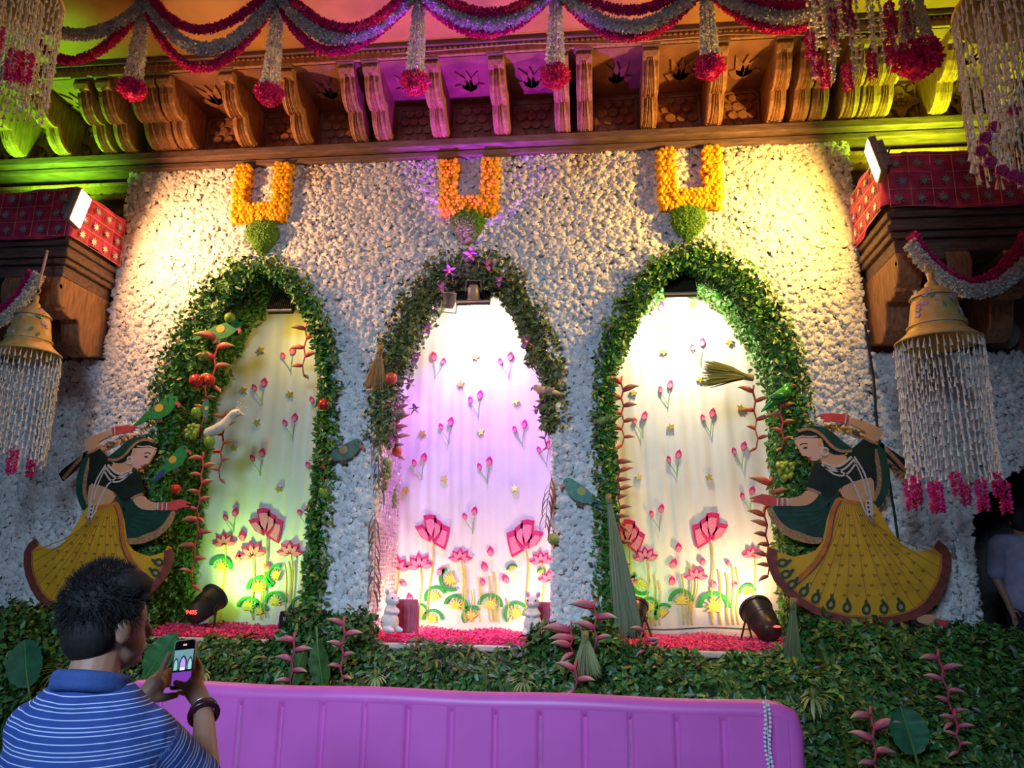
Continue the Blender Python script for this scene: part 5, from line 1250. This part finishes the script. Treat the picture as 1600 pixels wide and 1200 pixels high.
def strip_leaf(L, w_, curl, n=6):
    V = []; F = []
    for k in range(n+1):
        u = k/n; ww = w_*math.sin(PI*min(1, .15+.85*u))**.7*(1 if k < n else .05); V += [(u*L, ww, .10*L*math.sin(PI*u)-curl*u*u*L), (u*L, 0, .10*L*math.sin(PI*u)-curl*u*u*L-.2*ww), (u*L, -ww, .10*L*math.sin(PI*u)-curl*u*u*L)]
    for k in range(n):
        for j in range(2): a = 3*k+j; F.append((a, a+1, a+4, a+3))
    return V, F
def place(o, p, d):
    o.location = p; o.rotation_mode = 'QUATERNION'; o.rotation_quaternion = Vector(d).normalized().to_track_quat('X', 'Z')
def spider(label, px, py, rpx, y, n=18):
    c = A(px, py, y); r = rpx*(A(px+50, py, y)-c).length/50; t = thing('spider_plant', label, 'plant', c)
    mat = M('variegated', (.30, .36, .08), .45, var=.3, scale=30, col2=(.55, .55, .25)); base = None
    for i in range(n):
        if base is None: base = G().add(strip_leaf(1, .07, .35)).build('leaf', mat, t, smooth=True); o = base
        else: o = newobj('leaf', base.data, t)
        a = 2*PI*i/n+random.uniform(-.15, .15); place(o, (0, 0, 0), (math.cos(a), -.55-random.random()*.5, math.sin(a)+.15)); o.scale = (r*random.uniform(.75, 1.15),)*3
    G().add(ell((0, 0, 0), (r*.12,)*3, 8, 6)).build('crown', stem_m, t, smooth=True)
spider('variegated spider plant in the hedge below the sideways rabbit', 587, 1058, 24, -.90); spider('variegated spider plant in the hedge below the facing rabbit', 818, 1066, 24, -.90); spider('variegated spider plant in the hedge beside the counter corner', 1270, 1090, 34, -.86)
spider('variegated spider plant behind the phone', 318, 1052, 24, -.90); spider('variegated spider plant beside the striped shirt collar', 92, 1052, 24, -.95)

def big_leaf(label, px, py, lpx, wpx, ang, y, mat, rnd=False):
    c = A(px, py, y); k = (A(px+50, py, y)-c).length/50; L = lpx*k; W = wpx*k/2; t = thing('large_leaf', label, 'leaf', c)
    V = []; F = []; n = 14; m = 6
    for i in range(n+1):
        u = i/n; w_ = W*(math.sin(PI*u)**(.5 if rnd else .8))+.002
        for j in range(-m, m+1): v = j/m; V.append((u*L, v*w_, -.10*L*u*u+.18*w_*abs(v)+.010*math.sin(u*34)*abs(v)))
    for i in range(n):
        for j in range(2*m): a = i*(2*m+1)+j; F.append((a, a+1, a+2*m+2, a+2*m+1))
    o = G().add((V, F)).build('blade', mat, t, smooth=True); r = G().add(tube([(u*L, 0, -.10*L*u*u+.003) for u in np.linspace(-.25, 1, 10)], [.010-.007*u for u in np.linspace(0, 1, 10)], 6)).build('midrib', stem_m, t, smooth=True)
    q = (Matrix.Rotation(-ang, 4, 'Y') @ Matrix.Rotation(PI/2*1.05, 4, 'X')); t.rotation_euler = q.to_euler()
bl = M('broad_leaf', (.04, .20, .05), .4, var=.25, scale=8); bd = M('broad_leaf_blue', (.035, .15, .07), .4, var=.3, scale=8)
big_leaf('broad bright green leaf between the visitor and his phone', 226, 1062, 78, 42, 1.05, -.95, bl); big_leaf('round leaf in the hedge behind the visitor shoulder', 45, 1075, 70, 55, 1.9, -1.0, bd, True); big_leaf('large round leaf low in the hedge by the doorway', 1430, 1180, 75, 62, 1.75, -1.3, bd, True)
big_leaf('spotted big green leaf in the hedge between two pink heliconias', 496, 1000, 75, 34, -1.4, -.86, M('leaf_spotted', (.05, .13, .03), .4, var=.5, scale=14)); big_leaf('spotted big green leaf beside the hedge heliconia', 478, 1010, 70, 26, -1.9, -.85, MATS['leaf_spotted'])
def frond(label, p0, p1, y, n, lpx, mat, side):
    a = A(*p0, y); b = A(*p1, y)-a; k = (A(p0[0]+50, p0[1], y)-a).length/50; t = thing('palm_frond', label, 'frond', a)
    G().add(tube([(0, 0, 0), tuple(b*.5+Vector((side*.01, 0, 0))), tuple(b)], .004, 5)).build('rib', stem_m, t); base = None
    for i in range(n):
        if base is None: base = G().add(strip_leaf(1, .055, .2)).build('leaflet', mat, t, smooth=True); o = base
        else: o = newobj('leaflet', base.data, t)
        s_ = 1 if i % 2 else -.5; place(o, tuple(b*((i+.5)/n)), (side*s_*.55, random.uniform(-.6, 0), -1)); o.scale = (lpx*k*random.uniform(.8, 1.1),)*3
fm = M('frond_plum', (.10, .07, .06), .5, var=.3)
frond('dark plum palm frond on the pillar edge beside the sequin curtain', (588, 680), (592, 760), -.06, 14, 36, fm, 1); frond('dark plum palm frond low beside the sequin curtain', (586, 800), (584, 925), -.06, 18, 34, fm, 1); frond('reddish palm frond on the pillar edge under the beige bird', (862, 745), (852, 825), -.05, 14, 34, M('frond_russet', (.16, .09, .05), .5, var=.3), -1)
# blossoms of the middle arch
for k, (px, py, s_) in enumerate(((668, 515, 8), (650, 560, 7), (640, 600, 8), (702, 425, 8), (735, 400, 9), (762, 415, 8), (780, 440, 7), (822, 535, 8), (648, 640, 7), (612, 690, 6), (690, 450, 7), (838, 640, 6), (632, 625, 7))):
    c = A(px, py, -.19 if py < 560 else -.12); r = s_*.0058; t = thing('orchid', 'violet orchid blossom in the middle arch garland', 'flower', c, 'orchids on the middle arch')
    base = None
    for i in range(5):
        if base is None: base = G().add(strip_leaf(1, .32, .1)).build('petal', M('orchid_violet', (.42, .12, .55), .5, var=.2), t, smooth=True); o = base
        else: o = newobj('petal', base.data, t)
        a_ = 2*PI*i/5+k; place(o, (0, 0, 0), (math.cos(a_), -.5, math.sin(a_))); o.scale = (r*1.6,)*3
    G().add(ell((0, -.01, 0), (r*.35,)*3, 8, 6)).build('throat', seq_gold, t, smooth=True)
G().add(tube([A(935+20*k, 983-1.5*math.sin(k*.9)-.1*k, .62) for k in range(3, 13)], .008, 6)).build('green_rope', M('rope_green', (.05, .12, .04), .6, var=.4)); tag(bpy.data.objects['green_rope'], 'dark green cable lying along the foot of the warm-lit drape', 'cable')

# leafy mounds climbing the foot of the pillars
def shrub(label, cx, cy, cz, rx, ry, rz, n, mat):
    t = thing('leafy_shrub', label, 'shrub', (cx, cy, cz-rz))
    D = rng.normal(size=(n, 3)); D[:, 2] = np.abs(D[:, 2])*1.0-.2; D[:, 1] = -np.abs(D[:, 1]); D /= np.linalg.norm(D, axis=1, keepdims=True)
    u = rng.uniform(.75, 1.1, n)*(1+.18*np.sin(D[:, 0]*7+cx)); P = D*u[:, None]*np.array([rx, ry, rz])+np.array([cx, cy, cz])
    V, F = inst(*LEAF, P, frames(D+rng.normal(0, .6, (n, 3))), .075*rng.uniform(.6, 1.3, n)); tag(mesh_np('foliage', V, F, mat, t, org=t.location), kind='stuff')
    G().add(ell((cx, cy, cz), (rx*.85, ry*.8, rz*.85), 14, 10)).build('core', leaf_core, t, org=t.location)
shrub('leafy shrub climbing the pillar foot between the control box and the sideways rabbit', -2.32, -.32, .98, .52, .26, .34, 2600, leaf_dk)
shrub('leafy shrub climbing the pillar foot under the teal parrot', -.14, -.32, .96, .48, .26, .30, 2300, leaf_dk)
shrub('leafy shrub beside the brown par light under the dancer skirt', 1.82, -.16, 1.05, .22, .12, .34, 900, leaf_dk)

# ------------------------------------------------------------------ counter with pink cloth
cp = thing('draped_counter', 'long barrier counter covered in pleated pink satin cloth', 'counter', (-.8, -3.0, 0))
CX0, CX1, CZ = -2.44, .88, 1.10
sat = M('pink_satin', (.72, .13, .50), .42, var=.06, scale=4, spec=.5)
V = []; F = []; nx = 300; nz = 16
for j in range(nz+1):
    z = 1.045*j/nz
    for i in range(nx+1):
        x = CX0+.02+(CX1-CX0-.04)*i/nx; s_ = ((x+.07*math.sin(z*.7)*0-CX0)/.215) % 1; e = min(s_, 1-s_)
        y = -3.06+.036*math.exp(-(e/.035)**2)+.006*math.sin(x*3.3+z*2)+.004*math.sin(x*21+z*3)*(1-z/1.1)
        V.append((x, y, z))
n = nx+1
for j in range(nz):
    for i in range(nx): F.append((j*n+i, j*n+i+1, (j+1)*n+i+1, (j+1)*n+i))
mesh_np('cloth_front', V, F, sat, cp, smooth=True, org=cp.location)
tr = [(CX0+.03, -3.0, .90), (CX0+.005, -3.0, 1.0), (CX0+.02, -3.0, 1.04), (CX0+.07, -3.0, 1.055)]+[(CX0+.1+(CX1-CX0-.2)*k/20, -3.0, 1.055+.004*math.sin(k)) for k in range(21)]+[(CX1-.07, -3.0, 1.055), (CX1-.01, -3.0, 1.035), (CX1+.005, -3.0, .98), (CX1, -3.0, .80), (CX1-.01, -3.0, .4), (CX1-.01, -3.0, .0)]
G().add(tube(tr, .055, 14)).build('top_roll', sat, cp, org=cp.location, smooth=True)
G().add(box((-.78, -2.99, .5), (CX1-CX0-.05, .08, 1.0))).build('frame', M('counter_board', (.35, .15, .28), .7, var=.2), cp, org=cp.location)
G().add(box((-.78, -2.945, .5), (CX1-CX0-.06, .01, 1.0))).build('cloth_rear', sat, cp, org=cp.location)
ps = thing('pearl_string', 'string of white pearls hanging over the counter end', 'beads', tuple(A(1196, 1098, -3.09))); base = None
for k in range(34):
    for s_ in (-1, 1):
        if base is None: base = G().add(ell((0, 0, 0), (.0085,)*3, 10, 8)).build('pearl', M('pearl', (.75, .72, .78), .25), ps, smooth=True); o = base
        else: o = newobj('pearl', base.data, ps)
        o.location = (s_*.010+.005*math.sin(k*.5), -.012, -.0185*k-(.009 if s_ > 0 else 0))
G().add(tube([(0, -.01, .03), (0, -.012, -.63)], .002, 4)).build('thread', jas, ps)

# ------------------------------------------------------------------ people
skin = M('skin', (.36, .19, .12), .5, var=.08, scale=12, sub=.1, bump=.08, bscale=200)
hair = M('black_hair', (.010, .008, .008), .75, var=.4, scale=60)
def stripe_mat():
    m = bpy.data.materials.new('striped_jersey'); m.use_nodes = True; nt = m.node_tree; b = nt.nodes['Principled BSDF']; b.inputs['Roughness'].default_value = .85
    at = nt.nodes.new('ShaderNodeAttribute'); at.attribute_name = 'stripe'; mu = nt.nodes.new('ShaderNodeMath'); mu.operation = 'MULTIPLY'; mu.inputs[1].default_value = 1/.050
    fr = nt.nodes.new('ShaderNodeMath'); fr.operation = 'FRACT'; cr = nt.nodes.new('ShaderNodeValToRGB'); cr.color_ramp.interpolation = 'CONSTANT'
    L = nt.links.new; L(at.outputs['Fac'], mu.inputs[0]); L(mu.outputs[0], fr.inputs[0]); L(fr.outputs[0], cr.inputs[0]); L(cr.outputs[0], b.inputs['Base Color'])
    blue = (.020, .055, .24, 1); wh = (.45, .52, .70, 1); e = cr.color_ramp.elements; e[0].position = 0; e[0].color = blue; e[1].position = .10; e[1].color = wh
    for p, c in ((.145, blue), (.28, wh), (.325, blue), (.46, wh), (.505, blue), (.78, wh), (.825, blue)): q = e.new(p); q.color = c
    n = nt.nodes.new('ShaderNodeTexNoise'); n.inputs['Scale'].default_value = 9; bp = nt.nodes.new('ShaderNodeBump'); bp.inputs['Strength'].default_value = .5; bp.inputs['Distance'].default_value = .02
    L(n.outputs[0], bp.inputs['Height']); L(bp.outputs[0], b.inputs['Normal']); return m
YM_ = -5.1
H = A(170, 978, -5.08); NB = A(142, 1066, -5.12); SL = A(58, 1140, -5.10); SR = A(226, 1152, -5.08)
ER = A(322, 1240, -4.93); WR = A(318, 1102, -4.72); EL = A(125, 1200, -4.80); WL = A(222, 1094, -4.71)
cxm = (SL.x+SR.x)/2; cym = -5.10
man = thing('person', 'person in a blue striped polo shirt holding up a phone', 'person', (cxm, cym, 0)); mo_ = man.location
a_ = math.radians(28); fw = Vector((math.sin(a_), math.cos(a_), 0)); rt = Vector((math.cos(a_), -math.sin(a_), 0)); up = Vector((0, 0, 1))
Rh = Matrix((rt, fw, up)).transposed()
hp = lambda x, y, z: H+rt*x+fw*y+up*z
prims = [('e', hp(0, 0, .015), (.074, .092, .098), Rh), ('e', hp(0, .035, -.045), (.058, .062, .066), Rh), ('c', hp(0, -.015, -.06), NB, .055, .060), ('c', hp(0, .075, -.082), hp(0, .05, -.07), .022, .03),
         ('e', hp(.077, -.004, -.010), (.009, .019, .032), Rh), ('e', hp(-.077, -.004, -.010), (.009, .019, .032), Rh), ('c', hp(0, .092, .01), hp(0, .108, -.022), .010, .014), ('e', hp(0, .092, -.052), (.024, .012, .010), Rh),
         ('c', SL, SR, .07, .07), ('e', (cxm, cym, NB.z-.22), (.165, .10, .22)), ('e', (cxm, cym, NB.z-.42), (.15, .095, .18)), ('e', (cxm, cym, .90), (.16, .11, .13)),
         ('c', SR, ER, .050, .040), ('c', ER, WR, .041, .026), ('c', SL, EL, .050, .040), ('c', EL, WL, .040, .026)]
for s_ in (-1, 1): prims += [('c', (cxm+s_*.085, cym, .88), (cxm+s_*.10, cym+.01, .48), .085, .055), ('c', (cxm+s_*.10, cym+.01, .48), (cxm+s_*.105, cym-.02, .10), .055, .036), ('c', (cxm+s_*.105, cym-.03, .055), (cxm+s_*.115, cym+.14, .04), .04, .035)]
def finger(*p): return [('c', A(*p[i][:3]), A(*p[i+1][:3]), p[i][3], p[i+1][3]) for i in range(len(p)-1)]
# right hand: palm under and beside the phone, thumb across its foot
prims += [('c', WR, A(303, 1076, -4.690), .026, .031), ('c', A(303, 1076, -4.69), A(308, 1060, -4.672), .029, .021)]
prims += finger((304, 1086, -4.700, .016), (291, 1073, -4.702, .0125), (275, 1067, -4.700, .0095)) + finger((309, 1058, -4.668, .0115), (311, 1042, -4.660, .0105), (306, 1028, -4.652, .0085))
prims += finger((308, 1064, -4.662, .0115), (305, 1048, -4.630, .010), (292, 1042, -4.622, .0085)) + finger((306, 1072, -4.662, .011), (301, 1060, -4.628, .010), (288, 1056, -4.622, .008)) + finger((302, 1084, -4.664, .0105), (292, 1083, -4.645, .009), (279, 1082, -4.645, .0075))
# left hand: palm beside the phone, index up its edge, the rest folded behind
prims += [('c', WL, A(243, 1070, -4.685), .026, .031), ('c', A(243, 1070, -4.685), A(250, 1058, -4.672), .029, .021)]
prims += finger((236, 1090, -4.698, .016), (256, 1090, -4.690, .0125), (275, 1086, -4.682, .0095)) + finger((250, 1054, -4.668, .0115), (257, 1038, -4.662, .0105), (264, 1022, -4.656, .0085))
prims += finger((252, 1060, -4.664, .0115), (262, 1050, -4.640, .010), (275, 1046, -4.622, .0085)) + finger((252, 1066, -4.662, .011), (261, 1060, -4.640, .010), (275, 1058, -4.622, .008)) + finger((250, 1074, -4.664, .0105), (260, 1070, -4.645, .009), (272, 1070, -4.625, .0075))
blob('body', prims, .0048, skin, man, mo_, 3)
for s_ in (-1, 1):
    G().add(ell(hp(s_*.030, .081, .012), (.012, .008, .007), 10, 6, Rh)).build('eye', M('eye_white', (.7, .68, .65), .3), man, org=mo_, smooth=True)
hb = blob('hair', [('e', hp(0, -.018, .050), (.086, .098, .088), Rh), ('e', hp(0, -.045, -.005), (.078, .066, .085), Rh), ('e', hp(.0, .035, .085), (.066, .055, .040), Rh), ('e', hp(-.03, -.01, .10), (.06, .08, .048), Rh), ('e', hp(.03, .01, .10), (.06, .07, .045), Rh)], .006, hair, man, mo_, 3)
P = []; N = []
for _ in range(8000):
    d = Vector((random.gauss(0, 1), random.gauss(0, 1), random.gauss(.25, 1))).normalized()
    if d.z < -.75 or (d.dot(fw) > .55 and d.z < .30): continue
    top = d.z > .15
    P.append(hp(0, -.018, .048)+rt*(d.dot(rt)*.086)+fw*(d.dot(fw)*.102)+up*(d.z*(.090+.020*max(0, d.z)))); N.append(tuple(d+Vector((random.gauss(0, .35), random.gauss(0, .35), random.gauss(.2 if top else -.6, .3)))))
N = np.array(N); N /= np.linalg.norm(N, axis=1, keepdims=True); Y = np.cross(rng.normal(size=N.shape), N); Y /= np.linalg.norm(Y, axis=1, keepdims=True)
V, F = inst([(0, .05, 0), (0, -.05, 0), (1, 0, 0)], [(0, 1, 2)], np.array([tuple(p) for p in P]), np.stack([N, Y, np.cross(N, Y)], 2), rng.uniform(.010, .026, len(P)))
tag(mesh_np('hair_strands', V, F, hair, man, org=mo_), kind='stuff')
sr2 = SR+(ER-SR)*.80; sl2 = SL+(EL-SL)*.80
axR = (ER-SR).normalized(); axL = (EL-SL).normalized()
def stripe(co):
    z = co[:, 2]-.35*(co[:, 0]-cxm)**2
    for S, ax, E in ((SR, axR, ER), (SL, axL, EL)):
        rel = co-np.array(S); t = rel@np.array(ax); dist = np.linalg.norm(rel-np.outer(t, np.array(ax)), axis=1)
        z = np.where((t > .03) & (dist < .088) & (np.abs(co[:, 0]-cxm) > abs(S.x-cxm)-.01), t+.31, z)
    return z
polo = stripe_mat()
sh = [('c', SL+Vector((.015, 0, -.01)), SR+Vector((-.015, 0, -.01)), .083, .083), ('c', SL+Vector((.05, 0, .03)), NB+Vector((0, 0, -.06)), .07, .075), ('c', SR+Vector((-.04, 0, .03)), NB+Vector((0, 0, -.06)), .068, .075), ('e', (cxm, cym-.005, NB.z-.22), (.205, .128, .25)), ('e', (cxm, cym, NB.z-.44), (.190, .122, .22)), ('c', (cxm, cym, .98), (cxm, cym, .88), .145, .15),
      ('c', SR, sr2, .074, .070), ('c', SL, sl2, .074, .070), ('c', NB+Vector((0, .0, -.03)), NB+Vector((0, 0, -.07)), .072, .09)]
blob('shirt', sh, .008, polo, man, mo_, 5, {'stripe': stripe})
col_ = [NB+Vector((.078*math.cos(t), .072*math.sin(t)+.004, .006+.014*math.cos(t)*0-.018*math.sin(t))) for t in np.linspace(0, 2*PI, 25)]
blob('collar', [('c', col_[i], col_[i+1], .016, .016) for i in range(24)]+[('c', col_[i]+Vector((0, 0, -.018)), col_[i+1]+Vector((0, 0, -.018)), .018, .018) for i in range(24)], .006, M('collar_blue', (.035, .08, .25), .85, var=.15, bump=.2, bscale=150), man, mo_, 3)
tro = [('c', (cxm-.04, cym, .92), (cxm+.04, cym, .92), .14, .14)]
for s_ in (-1, 1): tro += [('c', (cxm+s_*.085, cym, .86), (cxm+s_*.10, cym+.01, .48), .105, .075), ('c', (cxm+s_*.10, cym+.01, .48), (cxm+s_*.105, cym-.02, .12), .075, .065)]
blob('trousers', tro, .012, M('denim', (.03, .04, .09), .85, var=.2), man, mo_, 3)
for s_ in (-1, 1): blob('shoe', [('c', (cxm+s_*.105, cym-.05, .05), (cxm+s_*.115, cym+.16, .042), .05, .042)], .008, black, man, mo_, 2)
dW = (WR-ER).normalized(); ax_, ay = dW.orthogonal().normalized(), None; ay = dW.cross(ax_)
for k, (off, r, w_, mt) in enumerate(((-.035, .037, .008, M('bracelet_maroon', (.05, .008, .02), .3)), (-.012, .035, .0035, M('bracelet_metal', (.5, .45, .42), .25, metal=.8)))):
    G().add(tube([WR+dW*off+ax_*(r*math.cos(t))+ay*(r*math.sin(t))+dW*(.006*math.cos(t)) for t in np.linspace(0, 2*PI, 29)], w_, 8, False)).build('bracelet', mt, man, org=mo_, smooth=True)

# the phone
pc = A(287, 1038, -4.672); ph = thing('phone', 'smartphone held up in both hands showing the three arches', 'phone', pc)
pt_ = A(292, 999, -4.655); pb_ = A(283, 1077, -4.690); zu = (pt_-pb_).normalized(); xr = Vector((1, -.04, 0)); xr = (xr-zu*xr.dot(zu)).normalized(); yn = zu.cross(xr).normalized()
ph.rotation_mode = 'QUATERNION'; ph.rotation_quaternion = Matrix((xr, yn, zu)).transposed().to_quaternion()
PH = (pt_-pb_).length/2; PW = .0345
def rrect(w_, h_, r):
    q = []
    for cx, cz, a0 in ((w_-r, h_-r, 0), (-w_+r, h_-r, 90), (-w_+r, -h_+r, 180), (w_-r, -h_+r, 270)):
        for k in range(6): t = math.radians(a0+18*k); q.append((cx+r*math.cos(t), cz+r*math.sin(t)))
    return q[::-1]
G().add(slab(rrect(PW, PH, .010), -.004, .004)).build('case', M('phone_case', (.55, .47, .36), .35, metal=.4), ph)
def scr(pts, d, col, e, name='screen_image', par=None):
    m = bpy.data.materials.new('screen_%d' % len(bpy.data.materials)); m.use_nodes = True; b = m.node_tree.nodes['Principled BSDF']; b.inputs['Base Color'].default_value = (*[c*.2 for c in col], 1); b.inputs['Emission Color'].default_value = (*col, 1); b.inputs['Emission Strength'].default_value = e
    return G().add(slab(pts, -.0046-d, -.0035)).build(name, m, par or ph)
G().add(slab(rrect(PW-.003, PH-.003, .008), -.0046, 0)).build('screen_glass', M('glass_black', (.008, .008, .010), .12), ph)
rc = lambda x0, z0, x1, z1: [(x0, z0), (x0, z1), (x1, z1), (x1, z0)]
sw = PW-.004; im = scr(rc(-sw, -.018, sw, .042), .0002, (.20, .42, .50), .8, 'picture')
scr(rc(-sw, -PH+.012, sw, -.020), .0002, (.30, .07, .62), .7, 'picture_counter'); scr(rc(-sw, -.022, sw, -.015), .0004, (.01, .01, .03), .5, 'picture_hedge')
def mini(cx, w_, z0, z1, col, d, e): return scr([(cx-w_, z0), (cx-w_, z0+(z1-z0)*.55), (cx-w_*.6, z0+(z1-z0)*.85), (cx, z1), (cx+w_*.6, z0+(z1-z0)*.85), (cx+w_, z0+(z1-z0)*.55), (cx+w_, z0)], d, col, e, 'picture_arch', im)
for cx, w_, z1, c in ((-.0225, .0085, .021, (.25, .65, .6)), (.0, .0125, .026, (.55, .35, .95)), (.0225, .0085, .021, (.35, .70, .7))):
    mini(cx, w_, -.016, z1, (.03, .05, .12), .0005, .7); mini(cx, w_*.66, -.016, z1-.006, c, .0008, 1.0)
scr(rc(-.006, PH-.018, .006, PH-.013), .0004, (1, .35, .25), 1.2, 'record_badge'); scr(rc(-.007, -.017, .007, -.010), .001, (1, .95, .9), 1.5, 'picture_glow', im)
G().add(slab(rrect(.0095, .004, .0035), .003, .008)).build('camera_bump', black, ph)

# figure in the doorway
b2 = A(1600, 900, .35); X2, Y2, Z2 = b2.x, .35, .62
p2 = thing('person', 'person in a pale lavender shirt standing in the dark doorway', 'person', (X2, Y2, Z2)); q = lambda x, y, z: Vector((X2+x, Y2+y, Z2+z))
pr = [('e', q(.05, .06, 1.56), (.075, .09, .11)), ('c', q(.03, .04, 1.47), q(0, 0, 1.38), .05, .055), ('c', q(-.16, 0, 1.36), q(.16, 0, 1.36), .07, .07), ('e', q(0, 0, 1.15), (.16, .10, .25)), ('e', q(0, 0, .92), (.15, .11, .15)),
      ('c', q(-.20, -.01, 1.34), q(-.24, -.02, 1.06), .048, .040), ('c', q(-.24, -.02, 1.06), q(-.20, -.10, .84), .040, .027), ('c', q(.20, 0, 1.34), q(.25, .02, 1.06), .048, .04), ('c', q(.25, .02, 1.06), q(.22, .12, .85), .04, .027),
      ('c', q(-.20, -.11, .82), q(-.19, -.13, .74), .03, .022), ('c', q(.22, .13, .83), q(.21, .15, .75), .03, .022), ('e', q(.07, .15, 1.54), (.014, .02, .02)), ('e', q(-.025, .05, 1.55), (.012, .02, .03)), ('e', q(.125, .06, 1.55), (.012, .02, .03))]
for hx, hy in ((-.19, -.13), (.21, .15)):
    for k in range(4): pr.append(('c', q(hx-.018+.012*k, hy, .75), q(hx-.020+.013*k, hy-.01, .67+.01*abs(k-1.5)), .008, .006))
    pr.append(('c', q(hx+.02, hy-.02, .80), q(hx+.035, hy-.04, .75), .009, .007))
for s_ in (-1, 1): pr += [('c', q(s_*.085, 0, .86), q(s_*.10, .01, .46), .085, .055), ('c', q(s_*.10, .01, .46), q(s_*.105, -.02, .09), .055, .036), ('c', q(s_*.105, -.03, .04), q(s_*.11, .13, .035), .036, .03)]
blob('body', pr, .008, skin, p2, p2.location, 3)
blob('shirt', [('c', q(-.16, 0, 1.355), q(.16, 0, 1.355), .088, .088), ('e', q(0, 0, 1.14), (.20, .14, .28)), ('e', q(0, 0, .90), (.20, .15, .20)), ('c', q(-.20, -.01, 1.34), q(-.235, -.02, 1.12), .075, .080), ('c', q(.20, 0, 1.34), q(.24, .02, 1.12), .075, .08)], .012, M('lavender_cotton', (.34, .33, .46), .85, var=.1, bump=.4, bscale=14), p2, p2.location, 4)
blob('hair', [('e', q(.04, .04, 1.60), (.085, .095, .095)), ('e', q(.03, .0, 1.55), (.075, .06, .09))], .010, hair, p2, p2.location, 3)
blob('trousers', [('c', q(-.03, 0, .86), q(.03, 0, .86), .13, .13)]+[('c', q(s_*.085, 0, .82), q(s_*.105, -.01, .12), .10, .065) for s_ in (-1, 1)], .014, M('dark_trousers', (.02, .02, .035), .9), p2, p2.location, 3)
